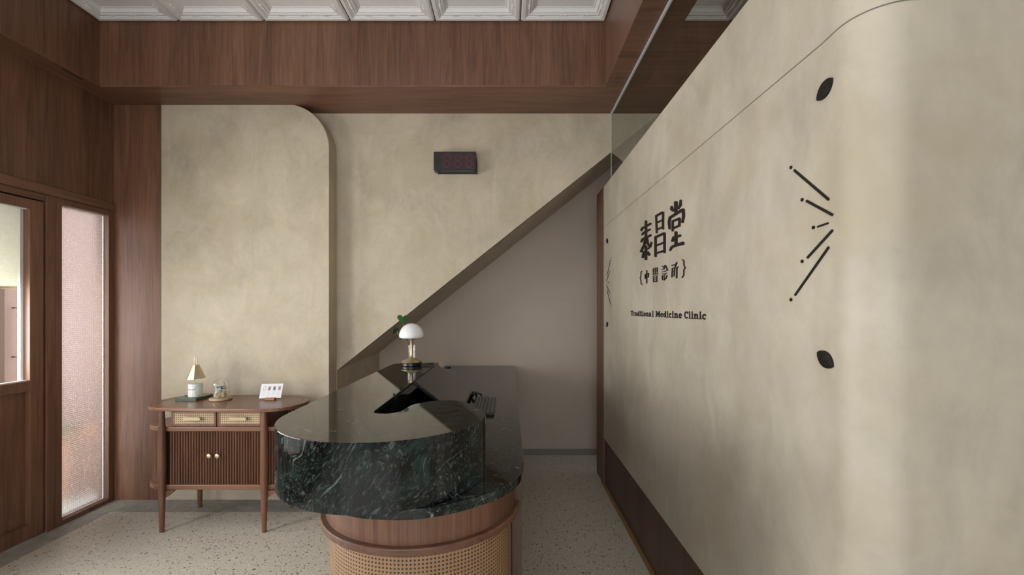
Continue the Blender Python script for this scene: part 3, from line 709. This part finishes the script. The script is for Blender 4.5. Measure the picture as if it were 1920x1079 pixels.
b = BM(); wall_of(b, 0.328, 0.305, 0.764, ZD-0.0305, right_len=0.06); finish('wood_band', b, WOOD_V, ctr)
b = BM(); wall_of(b, 0.347, 0.30, 0.740, 0.764, right_len=0.02); finish('trim_ring', b, WOOD_X, ctr, bevel=0.004, seg=3)
b = BM(); wall_of(b, 0.345, 0.30, 0.0, 0.06); finish('plinth', b, WOOD_V, ctr)
# cane front with uv in metres
b = BM(); uv = b.loops.layers.uv.new('uv'); n = 72; r_c = 0.316
pA = [(cx+r_c*math.cos(R(183+174*i/n)), cy+r_c*math.sin(R(183+174*i/n))) for i in range(n+1)]
lo = [b.verts.new((x, y, 0.06)) for x, y in pA]; hi = [b.verts.new((x, y, 0.74)) for x, y in pA]
for i in range(n):
    f = b.faces.new((lo[i], lo[i+1], hi[i+1], hi[i])); us = [i, i+1, i+1, i]; vsu = [0.06, 0.06, 0.74, 0.74]
    for lp, u_, v_ in zip(f.loops, us, vsu): lp[uv].uv = (u_*R(174)*r_c/n, v_)
lo2 = [b.verts.new((cx+(x-cx)*0.96, cy+(y-cy)*0.96, 0.06)) for x, y in pA]; hi2 = [b.verts.new((cx+(x-cx)*0.96, cy+(y-cy)*0.96, 0.74)) for x, y in pA]
for i in range(n): b.faces.new((lo2[i+1], lo2[i], hi2[i], hi2[i+1]))
finish('cane_panel', b, CANE, ctr, smooth=True, recalc=False)
b = BM(); box(b, cx-0.328, cx-0.305, cy+0.0, 4.505, 0.06, 0.74); box(b, cx-0.334, cx-0.3, cy-0.005, cy+0.03, 0.06, 0.74); finish('side_panel', b, WOOD_V, ctr)
b = BM(); box(b, 0.009, 0.044, 1.625, 2.05, 0.0, ZD-0.0305); finish('end_panel', b, wood('walnut_darker_vertical', 'Z', dark=(0.045, 0.022, 0.014), light=(0.09, 0.047, 0.03), seed=1.4), ctr, bevel=0.0015)
b = BM(); box(b, -0.63, 0.04, 4.46, 4.505, 0.0, ZD-0.0305); finish('back_support', b, WOOD_D, ctr)

# monitor leaning against the ledge
mon = thing('monitor', 'flat black monitor leaning back against the raised marble ledge', 'monitor', (-0.36, 2.62, ZD))
d = Vector((0.239, 0, -0.189)).normalized(); nrm = Vector((0.189, 0, 0.239)).normalized()
def slab(bm, s0, s1, y0, y1, t0, t1, org=Vector((-0.476, 0, 1.087))):
    vs = []
    for s in (s0, s1):
        for y in (y0, y1):
            for t in (t0, t1):
                p = org+d*s+nrm*t; vs.append(bm.verts.new((p.x, y, p.z)))
    for f in ((0, 1, 3, 2), (4, 6, 7, 5), (0, 4, 5, 1), (2, 3, 7, 6), (0, 2, 6, 4), (1, 5, 7, 3)): bm.faces.new([vs[i] for i in f])
b = BM(); slab(b, 0, 0.293, 2.26, 2.97, -0.012, 0.004); finish('case', b, BLACK_G, mon, bevel=0.003)
b = BM(); slab(b, 0.006, 0.275, 2.268, 2.962, 0.0042, 0.0052); finish('screen', b, SCREEN, mon)

# keyboard
kb = thing('keyboard', 'slim black computer keyboard lying on the green marble desk', 'keyboard', (-0.145, 2.59, ZD))
b = BM(); box(b, -0.205, -0.08, 2.385, 2.825, ZD+0.0004, ZD+0.012); finish('case', b, BLACK_G, kb, bevel=0.003)
b = BM()
for r_ in range(6):
    x = -0.199+r_*0.0195; n = 22 if r_ != 5 else 12
    y = 2.391
    for c in range(n):
        wk = 0.428/n; box(b, x, x+0.0150, y+0.002, y+wk-0.002, ZD+0.0115, ZD+0.018); y += wk
finish('keys', b, flat('black_keycaps', (0.075, 0.075, 0.073), 0.4), kb, bevel=0.0012)
# coil of cable beside the monitor
cb = BM(); pts = []
for i in range(40):
    a = i/40*2*math.pi*2.4; pts.append((-0.222+(0.012-0.003*math.sin(i))*math.cos(a), 2.88+0.017*math.sin(a), ZD+0.005+0.02*abs(math.sin(i*0.35))+i*0.0003))
pts += [(-0.19, 2.9, ZD+0.02), (-0.18, 2.95, ZD+0.004)]
tube(cb, catmull(pts, 3), 0.005, 8)
tag(finish('cable_coil', cb, BLACK_G, smooth=True), 'small black coiled cable on the desk between monitor and keyboard', 'cable')
cg = BM(); lathe(cg, [(0.024, 0), (0.026, 0.003), (0.02, 0.006), (0.004, 0.0065)], (-0.60, 4.3, ZD), 20)
cg.free()
cg = BM(); lathe(cg, [(0.03, 0.0), (0.03, 0.005), (0.024, 0.009), (0.003, 0.01)], (-0.59, 4.36, ZD), 24)
tag(finish('cable_grommet', cg, BLACK_G, smooth=True), 'round black cable cover at the far back of the marble desk', 'cable cover')

# mushroom lamp
lx, ly = -0.632, 2.93
lm = thing('table_lamp', 'mushroom table lamp with white dome shade and brass base', 'lamp', (lx, ly, ZU))
b = BM(); lathe(b, [(0.060, 0), (0.064, 0.003), (0.064, 0.018), (0.060, 0.022)], (lx, ly, ZU), 40); finish('base_puck', b, BLACK_G, lm, smooth=True)
b = BM(); lathe(b, [(0.066, 0.022), (0.067, 0.026), (0.055, 0.032), (0.030, 0.042), (0.012, 0.054), (0.0078, 0.066), (0.007, 0.155), (0.011, 0.166), (0.026, 0.172), (0.03, 0.176), (0.0, 0.176)], (lx, ly, ZU), 40, caps=False); finish('brass_stem', b, BRASS_L, lm, smooth=True)
b = BM(); prof = [(0.0, 0.180), (0.045, 0.179), (0.068, 0.177), (0.075, 0.181), (0.0785, 0.19)]+[(0.079*math.cos(R(a)), 0.19+0.083*math.sin(R(a))) for a in range(6, 90, 6)]+[(0.0, 0.273)]
lathe(b, prof, (lx, ly, ZU), 48, caps=False); finish('dome_shade', b, OPAL, lm, smooth=True)
b = BM(); tube(b, catmull([(lx+0.055, ly+0.0, ZU+0.006), (lx+0.09, ly+0.06, ZU+0.004), (lx+0.12, ly+0.10, ZU+0.004), (lx+0.143, ly+0.02, ZU+0.004), (lx+0.12, ly-0.07, ZU+0.004), (lx+0.075, ly-0.05, ZU+0.004), (lx+0.06, ly-0.02, ZU+0.005)], 8), 0.0028, 8); finish('power_cord', b, BLACK_G, lm, smooth=True)

# glass vase with a cutting
vx, vy = -0.655, 3.035
vs_ = thing('plant_vase', 'clear glass cylinder vase holding a green leafy cutting behind the mushroom lamp', 'plant', (vx, vy, ZU))
b = BM(); lathe(b, [(0.0, 0.0), (0.027, 0.0), (0.028, 0.003), (0.028, 0.125), (0.0255, 0.125), (0.0255, 0.006), (0.0, 0.006)], (vx, vy, ZU), 32, caps=False); finish('glass_cylinder', b, thin_glass('vase_glass', 1.7), vs_, smooth=True)
b = BM(); lathe(b, [(0.0, 0.007), (0.025, 0.007), (0.025, 0.022), (0.02, 0.03), (0.0, 0.032)], (vx, vy, ZU), 20, caps=False); finish('roots', b, SOIL, vs_, smooth=True)
b = BM(); st = [[(0, 0, 0.01), (-0.008, 0, 0.09), (-0.03, 0.0, 0.15), (-0.058, 0, 0.215), (-0.052, 0, 0.265)], [(0.005, 0, 0.01), (-0.006, 0, 0.1), (-0.04, 0, 0.16), (-0.085, 0, 0.19), (-0.095, 0, 0.22)], [(0, 0.005, 0.02), (-0.012, 0, 0.1), (-0.035, -0.01, 0.155), (-0.06, -0.01, 0.178)]]
for s in st: tube(b, catmull([(vx+a, vy+c, ZU+h) for a, c, h in s], 5), 0.0021, 6)
finish('stems', b, STEM, vs_, smooth=True)
def heart(bm, c, w, h, yaw, tilt, roll):
    pts = []
    n = 22
    for i in range(n):
        t = 2*math.pi*i/n
        pts.append(Vector((16*math.sin(t)**3/32*w, 0, (13*math.cos(t)-5*math.cos(2*t)-2*math.cos(3*t)-math.cos(4*t))/30*h)))
    M = Matrix.Rotation(yaw, 3, 'Z') @ Matrix.Rotation(tilt, 3, 'X') @ Matrix.Rotation(roll, 3, 'Y')
    def P(v): v = v.copy(); v.y += 1.5*abs(v.x)**1.2*0.25; return M @ v + Vector(c)
    cen = [bm.verts.new(P(Vector((0, 0, k*h*0.12)))) for k in (0,)]
    A = [bm.verts.new(P(v)) for v in pts]; 
    for i in range(n): bm.faces.new((A[i], A[(i+1) % n], cen[0]))
    r = bmesh.ops.solidify(bm, geom=bm.faces[:], thickness=0.0009)
for nm, c, w_, h_, yaw, ti, ro, mt in (('leaf', (-0.058, 0.0, 0.298), 0.078, 0.068, 0.1, 0.25, 0.08, GREEN), ('leaf', (-0.108, 0, 0.222), 0.036, 0.062, 0.5, 0.2, 0.5, GREEN_D), ('leaf', (-0.066, -0.01, 0.17), 0.03, 0.034, 0.8, 0.5, 0.6, GREEN), ('leaf', (-0.035, 0.0, 0.166), 0.03, 0.03, -0.5, 0.4, -0.4, GREEN_D)):
    b = BM(); heart(b, (vx+c[0], vy+c[1], ZU+c[2]), w_, h_, yaw, ti, ro); finish(nm, b, mt, vs_, smooth=True)

# ------------------------------------------------------------------ side cabinet
ZT = 0.812
cab = thing('side_cabinet', 'walnut side cabinet with organic top, cane drawers and ribbed doors', 'cabinet', (-1.93, 3.1, 0))
raw = [(-2.383, 2.988), (-2.425, 3.06), (-2.447, 3.19), (-2.412, 3.307), (-2.269, 3.36), (-2.05, 3.365), (-1.858, 3.368), (-1.57, 3.352), (-1.45, 3.287), (-1.408, 3.209), (-1.392, 3.11), (-1.424, 2.988), (-1.486, 2.916), (-1.596, 2.892), (-1.78, 2.897), (-1.96, 2.903), (-2.213, 2.916), (-2.307, 2.931)]
out = catmull([(x, y) for x, y in raw], 5, True)
def inset(pts, k, ctr_=(-1.92, 3.13)):
    n = len(pts); res = []
    for i in range(n):
        a = Vector(pts[i-1]); c = Vector(pts[(i+1) % n]); t = (c-a).normalized(); nn = Vector((-t.y, t.x))
        p = Vector(pts[i]); 
        if (Vector(ctr_)-p).dot(nn) < 0: nn = -nn
        res.append(tuple(p+nn*k))
    return res
b = BM(); prism(b, [tuple(p) for p in out], ZT-0.022, ZT, 'Z'); tp = finish('table_top', b, WOOD_FX, cab, bevel=0.005, seg=3)
b = BM(); I1 = inset(out, 0.045); I2 = inset(out, 0.048); A = [b.verts.new((x, y, ZT+0.0006)) for x, y in I1]; B = [b.verts.new((x, y, ZT+0.0006)) for x, y in I2]
for i in range(len(A)): b.faces.new((A[i], A[(i+1) % len(A)], B[(i+1) % len(A)], B[i]))
finish('inlay_line', b, WOOD_F, tp)
# legs
def leg(x, y, sx):
    b = BM(); prof = [(0.013, 0.0), (0.0145, 0.01), (0.021, 0.25), (0.0235, 0.45), (0.0215, 0.65), (0.016, ZT-0.021)]
    lathe(b, prof, (x, y, 0.0), 24)
    for v in b.verts: v.co.x += 0.0
    return b
for lx_, ly_ in ((-2.258, 2.946), (-1.593, 2.946), (-2.262, 3.315), (-1.59, 3.315)):
    finish('leg', leg(lx_, ly_, 0), WOOD_F, cab, smooth=True)
# pill shaped ribbed body between two boards
bx0, bx1, by0, by1 = -2.445, -1.405, 2.958, 3.335
def pill(k=0.0, n=16):
    r = (by1-by0)/2-k; ym = (by0+by1)/2
    return arc(bx1-r-k, ym, r, -90, 90, n)+arc(bx0+r+k, ym, r, 90, 270, n)
ZB1, ZB0 = 0.680, 0.268
b = BM(); prism(b, pill(0), ZB1-0.030, ZB1, 'Z'); finish('upper_board', b, WOOD_FX, cab, bevel=0.006, seg=3)
b = BM(); prism(b, pill(0), ZB0, ZB0+0.034, 'Z'); finish('lower_board', b, WOOD_FX, cab, bevel=0.006, seg=3)
b = BM(); prism(b, pill(0.022), ZB0+0.034, ZB1-0.030, 'Z'); finish('body', b, wood('dark_gap_walnut', 'Z', dark=(0.025, 0.012, 0.008), light=(0.045, 0.02, 0.012)), cab)
def rib(bm, x, y, ang=0.0, w=0.0125):
    prof = [(-w/2, 0.006), (-w/2, -0.004), (-w/2+0.003, -0.0085), (0, -0.0105), (w/2-0.003, -0.0085), (w/2, -0.004), (w/2, 0.006)]
    ca, sa = math.cos(ang), math.sin(ang)
    prism(bm, [(x+u*ca-v*sa, y+u*sa+v*ca) for u, v in prof], ZB0+0.0345, ZB1-0.0305, 'Z')
pitch = 0.0178; xm = (-2.258-1.593)/2
def door(x0, n, name):
    b = BM()
    for i in range(n): rib(b, x0+pitch*(i+0.5), by0+0.020)
    return finish(name, b, WOOD_F, cab, smooth=False)
nD = 17
dl = door(xm-nD*pitch, nD, 'door'); dr = door(xm, nD, 'door')
for dd, kx in ((dl, xm-0.027), (dr, xm+0.027)):
    b = BM(); kz = 0.4945
    ret = BM(); lathe(b, [(0.006, 0), (0.006, 0.012), (0.012, 0.016), (0.0155, 0.023), (0.014, 0.031), (0.007, 0.035)], (0, 0, 0), 20); ret.free()
    bmesh.ops.rotate(b, verts=b.verts, cent=(0, 0, 0), matrix=Matrix.Rotation(R(90), 3, 'X')); bmesh.ops.translate(b, verts=b.verts, vec=(kx, by0+0.013, kz))
    finish('knob', b, BRASS_L, dd, smooth=True)
b = BM()   # fixed ribs round the ends
x_end = bx1-0.188; r_ = 0.1885-0.020; ym = (by0+by1)/2
for i in range(0, 30):
    a = -90+i*6.2
    if a > 90: break
    rib(b, x_end+r_*math.cos(R(a)), ym+r_*math.sin(R(a)), R(a+90))
finish('ribbed_end', b, WOOD_F, cab); b = BM()
x_endl = bx0+0.188
for i in range(0, 30):
    a = 270-i*6.2
    if a < 90: break
    rib(b, x_endl+r_*math.cos(R(a)), ym+r_*math.sin(R(a)), R(a+90))
finish('ribbed_end', b, WOOD_F, cab)
# drawer box with two drawers
b = BM(); box(b, -2.207, -1.612, by0+0.018, 3.30, ZB1, ZT-0.022); finish('drawer_case', b, WOOD_F, cab)
for x0_, x1_ in ((-2.205, -1.912), (-1.906, -1.614)):
    b = BM(); y0_ = by0-0.002; y1_ = by0+0.02; za, zb = ZB1+0.003, ZT-0.025; fr = 0.014; 
    box(b, x0_, x1_, y0_, y1_, zb-fr, zb); box(b, x0_, x1_, y0_, y1_, za, za+fr+0.003); box(b, x0_, x0_+fr, y0_, y1_, za+fr, zb-fr); box(b, x1_-fr, x1_, y0_, y1_, za+fr, zb-fr)
    dw = finish('drawer', b, WOOD_F, cab, bevel=0.001)
    b = BM(); uv = b.loops.layers.uv.new('uv')
    cs = [(x0_+fr, za+fr), (x1_-fr, za+fr), (x1_-fr, zb-fr), (x0_+fr, zb-fr)]
    fc = b.faces.new([b.verts.new((x_, y0_+0.004, z_)) for x_, z_ in cs])
    for lp, (x_, z_) in zip(fc.loops, cs): lp[uv].uv = (x_-x0_-fr, z_-za-fr)
    bk = [b.verts.new((x_, y0_+0.008, z_)) for x_, z_ in cs]; b.faces.new(bk[::-1])
    finish('cane_inlay', b, CANE_S, dw, recalc=False)
    b = BM(); e = 0.003; xa, xb = x0_+fr, x1_-fr; zc, zd = za+fr+0.003, zb-fr
    box(b, xa, xb, y0_+0.001, y0_+0.0035, zc, zc+e); box(b, xa, xb, y0_+0.001, y0_+0.0035, zd-e, zd); box(b, xa, xa+e, y0_+0.001, y0_+0.0035, zc, zd); box(b, xb-e, xb, y0_+0.001, y0_+0.0035, zc, zd)
    finish('cane_edging', b, OAK, dw)
    b = BM(); xm_ = (x0_+x1_)/2; zm = (za+zb)/2+0.002
    pp = arc(xm_+0.046, zm, 0.011, -90, 90, 10)+arc(xm_-0.046, zm, 0.011, 90, 270, 10); prism(b, pp, y0_-0.022, y0_-0.012, 'Y')
    tube(b, [(xm_-0.035, y0_-0.014, zm), (xm_-0.035, y0_+0.005, zm)], 0.004, 8); tube(b, [(xm_+0.035, y0_-0.014, zm), (xm_+0.035, y0_+0.005, zm)], 0.004, 8)
    finish('handle', b, HANDLE, dw, bevel=0.003)
# corner braces below
b = BM()
prism(b, [(-2.245, ZB0-0.045), (-2.235, ZB0-0.045), (-2.18, ZB0), (-2.245, ZB0)], 2.95, 2.985, 'Y'); finish('corner_brace', b, WOOD_F, cab)
b = BM(); prism(b, [(-1.58, ZB0-0.045), (-1.57, ZB0-0.045), (-1.50, ZB0), (-1.58, ZB0)], 2.95, 2.985, 'Y'); finish('corner_brace', b, WOOD_F, cab)

# ---- things on the cabinet
sl_ = BM(); box(sl_, -2.312, -2.168, 3.135, 3.325, ZT+0.0008, ZT+0.0185); tag(finish('stone_tray', sl_, GREEN_SLAB, bevel=0.001), 'flat dark green stone slab under the small brass lamp on the cabinet', 'tray')
bl_ = thing('table_lamp', 'small candle lamp with faceted brass shade and pale marble base', 'lamp', (-2.218, 3.205, ZT+0.019))
c0 = (-2.218, 3.205, ZT+0.0192)
b = BM(); lathe(b, [(0.040, 0), (0.045, 0.004), (0.045, 0.086), (0.041, 0.093), (0.0, 0.093)], c0, 40, caps=False); mb_ = finish('marble_base', b, WMARBLE, bl_, smooth=True)
b = BM(); prism(b, [(c0[0]+x, c0[1]+y) for x, y in arc(0, 0, 0.0454, 232, 300, 14)+arc(0, 0, 0.0449, 300, 232, 14)], c0[2]+0.0535, c0[2]+0.0575, 'Z'); finish('dark_line_mark', b, BLACK_G, bl_)
b = BM(); tube(b, [(c0[0]-0.008, c0[1], c0[2]+0.09), (c0[0]-0.008, c0[1], c0[2]+0.24)]+[(c0[0]-0.008+0.0085-0.0085*math.cos(R(a)), c0[1], c0[2]+0.262+0.014*math.sin(R(a))) for a in range(0, 181, 20)]+[(c0[0]+0.009, c0[1], c0[2]+0.225)], 0.0035, 10); finish('hooked_pole', b, BRASS_L, bl_, smooth=True)
b = BM(); A8 = R(22.5)
outp = [(0.060, 0.127), (0.020, 0.224), (0.004, 0.2265), (0.004, 0.2245), (0.018, 0.222), (0.0585, 0.127)]
cc = (c0[0]+0.002, c0[1], c0[2])
lathe(b, outp, cc, 8, caps=False, flat_phase=A8)
for v in b.verts: 
    k = (v.co.z-c0[2]-0.2); v.co.z += (v.co.x-cc[0])*0.07; 
finish('faceted_shade', b, BRASS_L, bl_)
b = BM(); tube(b, catmull([(-2.262, 3.215, ZT+0.022), (-2.29, 3.225, ZT+0.0235), (-2.322, 3.24, ZT+0.018), (-2.335, 3.265, ZT+0.005), (-2.37, 3.27, ZT+0.004), (-2.35, 3.3, ZT+0.004)], 6), 0.0026, 8); finish('power_cord', b, BLACK_G, bl_, smooth=True)

g0 = (-2.03, 3.19, ZT+0.0008)
dm = thing('glass_cloche', 'glass dome with preserved blue and cream flowers on a round wooden base', 'flower dome', g0)
b = BM(); lathe(b, [(0.066, 0), (0.071, 0.003), (0.071, 0.013), (0.068, 0.016), (0.0, 0.016)], g0, 40, caps=False)
b.faces.new([v for v in b.verts if abs(v.co.z-g0[2]) < 1e-6][::1]) if False else None
finish('wooden_base', b, OAK, dm, smooth=True)
b = BM(); rg = 0.0545
lathe(b, [(rg, 0.0165), (rg, 0.10)]+[(rg*math.cos(R(a)), 0.10+0.052*math.sin(R(a))) for a in range(10, 90, 10)]+[(0.001, 0.152)], g0, 40, caps=False); finish('glass_dome', b, thin_glass('dome_glass', 1.55), dm, smooth=True)
rnd = random.Random(4)
b = BM()
for i in range(95):
    a = rnd.random()*6.28; r0 = rnd.random()**0.5*0.044; h = 0.022+rnd.random()*0.055*(1.25-r0/0.05)
    blob(b, (g0[0]+r0*math.cos(a), g0[1]+r0*math.sin(a), g0[2]+h), 0.0045+rnd.random()*0.003, 1, (1, 1, 0.8))
finish('cream_flowers', b, CREAM, dm, smooth=True)
b = BM()
for i in range(22):
    a = rnd.random()*6.28; r0 = rnd.random()*0.028; cx_ = g0[0]+0.004+r0*math.cos(a); cy_ = g0[1]-0.006+r0*math.sin(a)
    blob(b, (cx_, cy_, g0[2]+0.078+rnd.random()*0.018), 0.009, 1, (1.2, 1.0, 0.35))
finish('blue_petals', b, BLUE, dm, smooth=True)
b = BM()
for i in range(12):
    a = rnd.random()*6.28; blob(b, (g0[0]+0.012*math.cos(a), g0[1]-0.02+0.01*math.sin(a), g0[2]+0.055+rnd.random()*0.015), 0.008, 1, (1.2, 1, 0.5))
finish('pale_blue_petals', b, flat('pale_blue_petals', (0.42, 0.5, 0.5), 0.8), dm, smooth=True)
b = BM(); tube(b, catmull([(g0[0]+0.02, g0[1], g0[2]+0.03), (g0[0]+0.036, g0[1], g0[2]+0.075), (g0[0]+0.024, g0[1], g0[2]+0.11), (g0[0]+0.012, g0[1]+0.01, g0[2]+0.128)], 6), [0.0035]*13+[0.003]*6, 8)
tube(b, catmull([(g0[0]+0.03, g0[1], g0[2]+0.02), (g0[0]+0.042, g0[1]-0.01, g0[2]+0.05), (g0[0]+0.040, g0[1]-0.01, g0[2]+0.085)], 6), 0.003, 8)
finish('curled_twig', b, TWIG, dm, smooth=True)

# card in its wooden block
kc = Vector((-1.675, 3.18, ZT+0.0008))
cd = thing('leaflet_card', 'white printed card standing in a small wooden block on the cabinet', 'card', tuple(kc))
M = Matrix.Translation(kc) @ Matrix.Rotation(R(8), 4, 'Z') @ Matrix.Rotation(R(-14), 4, 'X')
def card_box(b, x0, x1, y0, y1, z0_, z1_):
    vs = box(b, x0, x1, y0, y1, z0_, z1_)
    for v in vs: v.co = M @ v.co
b = BM(); box(b, kc.x-0.034, kc.x+0.034, kc.y-0.016, kc.y+0.016, kc.z, kc.z+0.016); finish('wooden_block', b, CHERRY, cd, bevel=0.002)
b = BM(); card_box(b, -0.072, 0.072, -0.0015, 0.0015, 0.012, 0.112)
for v in b.verts: v.co.x += 0.10*(v.co.z-kc.z-0.06)*1.0
pcard = finish('card', b, CARD, cd)
def sh(v): v.x += 0.10*(v.z-kc.z-0.06)
cols = [(0.32, 0.28, 0.2), (0.30, 0.17, 0.19), (0.10, 0.15, 0.16), (0.42, 0.2, 0.25)]
for i, cx_ in enumerate((-0.046, -0.015, 0.018, 0.052)):
    b = BM(); hw = 0.0085
    for (a0, a1, b0, b1) in ((-hw, hw, 0.093, 0.095), (-hw, hw, 0.066, 0.068), (-hw, -hw+0.002, 0.066, 0.095), (hw-0.002, hw, 0.066, 0.095)): card_box(b, cx_+a0, cx_+a1, -0.0022, -0.0014, b0, b1)
    if i: card_box(b, cx_-hw*0.6, cx_+hw*0.6, -0.0021, -0.0014, 0.069, 0.09)
    for v in b.verts: sh(v.co)
    finish('printed_frame', b, flat('print_ink_%s' % 'abcd'[i], cols[i], 0.6), pcard)
b = BM()
for cx_ in (-0.046, -0.015, 0.018, 0.052):
    for k in range(5): card_box(b, cx_-0.012+0.002*(k % 2), cx_+0.012-0.003*((k+1) % 3), -0.0021, -0.0014, 0.058-k*0.008, 0.0592-k*0.008)
for v in b.verts: sh(v.co)
finish('printed_lines', b, flat('pale_grey_print', (0.5, 0.5, 0.53), 0.6), pcard)

# ------------------------------------------------------------------ queue display on the back wall
qx0, qx1, qy, qz0, qz1 = -0.585, -0.258, 3.505, 2.523, 2.669
qd = thing('number_display', 'black LED number display with three unlit red digits on the back wall', 'display', ((qx0+qx1)/2, YD1, qz0))
b = BM(); box(b, qx0, qx1, qy, YD1-0.02, qz0, qz1); finish('housing', b, BLACK_G, qd, bevel=0.003)
b = BM(); box(b, qx0+0.052, qx1-0.010, qy-0.002, qy+0.002, qz0+0.014, qz1-0.012); finish('filter_window', b, MAROON, qd)
b = BM()
for k in range(5): box(b, qx0+0.012, qx0+0.044, qy-0.001, qy+0.001, qz0+0.048+k*0.0095, qz0+0.0515+k*0.0095)
finish('speaker_slots', b, flat('deep_black', (0.002, 0.002, 0.002), 0.6), qd)
for i in range(3):
    cxd = qx0+0.098+i*0.086; b = BM(); ww, hh, tt = 0.047, 0.094, 0.008; zb_ = qz0+0.025
    def sg(x0, x1, z0_, z1_):
        vs = box(b, x0, x1, qy-0.003, qy-0.0015, z0_, z1_)
        for v in vs: v.co.x += (v.co.z-zb_)*0.10
    g_ = 0.0018
    for zz in (0, hh/2, hh): sg(cxd-ww/2+tt/2+g_, cxd+ww/2-tt/2-g_, zb_+zz-tt/2, zb_+zz+tt/2)
    for xx in (-ww/2, ww/2):
        for zz in (0, hh/2): sg(cxd+xx-tt/2, cxd+xx+tt/2, zb_+zz+tt/2+g_, zb_+zz+hh/2-tt/2-g_)
    finish('digit', b, SEG, qd)
b = BM()
b.free()
for x in (qx0+0.036, qx1-0.012):
    b = BM(); lathe(b, [(0.012, -0.006), (0.012, 0.0)], (x, qy+0.03, qz0), 14); finish('foot', b, BLACK_G, qd)
b = BM(); prism(b, [(YD1, qz0-0.008), (qy+0.02, qz0-0.008), (qy+0.02, qz0+0.01), (qy+0.03, qz0+0.08), (YD1, qz0+0.08)], qx1+0.001, qx1+0.005, 'X'); box(b, qx0+0.02, qx1+0.004, YD1-0.02, YD1-0.001, qz0-0.006, qz1-0.03); finish('wall_bracket', b, BLACK, qd)

# ------------------------------------------------------------------ outside, seen through the door and the side window
b = BM(); box(b, -6.5, -3.1, -3, 8, -0.08, -0.02); struct('floor_pavement', b, GROUND, origin=(-4, 0, 0))
b = BM(); box(b, -4.25, -4.15, 3.0, 7.0, -0.02, 3.2); struct('wall_outside', b, PINK, origin=(-4.2, 5, 0))
pl = thing('planter_box', 'orange brown timber planter outside behind the patterned glass', 'planter', (-3.6, 4.2, -0.02))
b = BM(); box(b, -3.85, -3.41, 3.42, 5.0, -0.02, 0.42); finish('box', b, ORANGE_W, pl, bevel=0.01)
b = BM()
for i in range(4): box(b, -3.409, -3.400, 3.42, 5.0, -0.01+i*0.105, 0.085+i*0.105)
finish('cladding_boards', b, wood('orange_boards', 'Y', dark=(0.30, 0.13, 0.07), light=(0.5, 0.26, 0.15)), pl)
b = BM()
for i in range(60):
    blob(b, (-3.50+rnd.uniform(-0.05, 0.05), 3.50+rnd.uniform(-0.06, 0.08), 0.45+rnd.uniform(0, 0.10)), 0.030, 1, (1, 0.4, 0.8))
sh_ = finish('shrub', b, GREEN, smooth=True); tag(sh_, 'small green shrub standing on the outdoor planter, blurred by patterned glass', 'shrub')
b = BM(); box(b, -4.145, -4.12, 3.55, 3.70, 0, 2.4); tag(finish('timber_post', b, flat('brown_timber', (0.20, 0.11, 0.075), 0.6)), 'flat brown timber board on the pink wall outside the door', 'board')

b = BM(); tube(b, [(-4.15, 3.785, 1.46), (-4.1, 3.785, 1.46), (-4.1, 3.785, 1.05), (-4.15, 3.785, 1.05)], 0.006, 8); tag(finish('pull_handle', b, BLACK_G), 'thin dark vertical pull handle on the pink wall outside', 'handle')

for o in list(bpy.data.objects):
    if '_org' in o: del o['_org']
for _u in [m_ for m_ in bpy.data.meshes if m_.users == 0]: bpy.data.meshes.remove(_u)
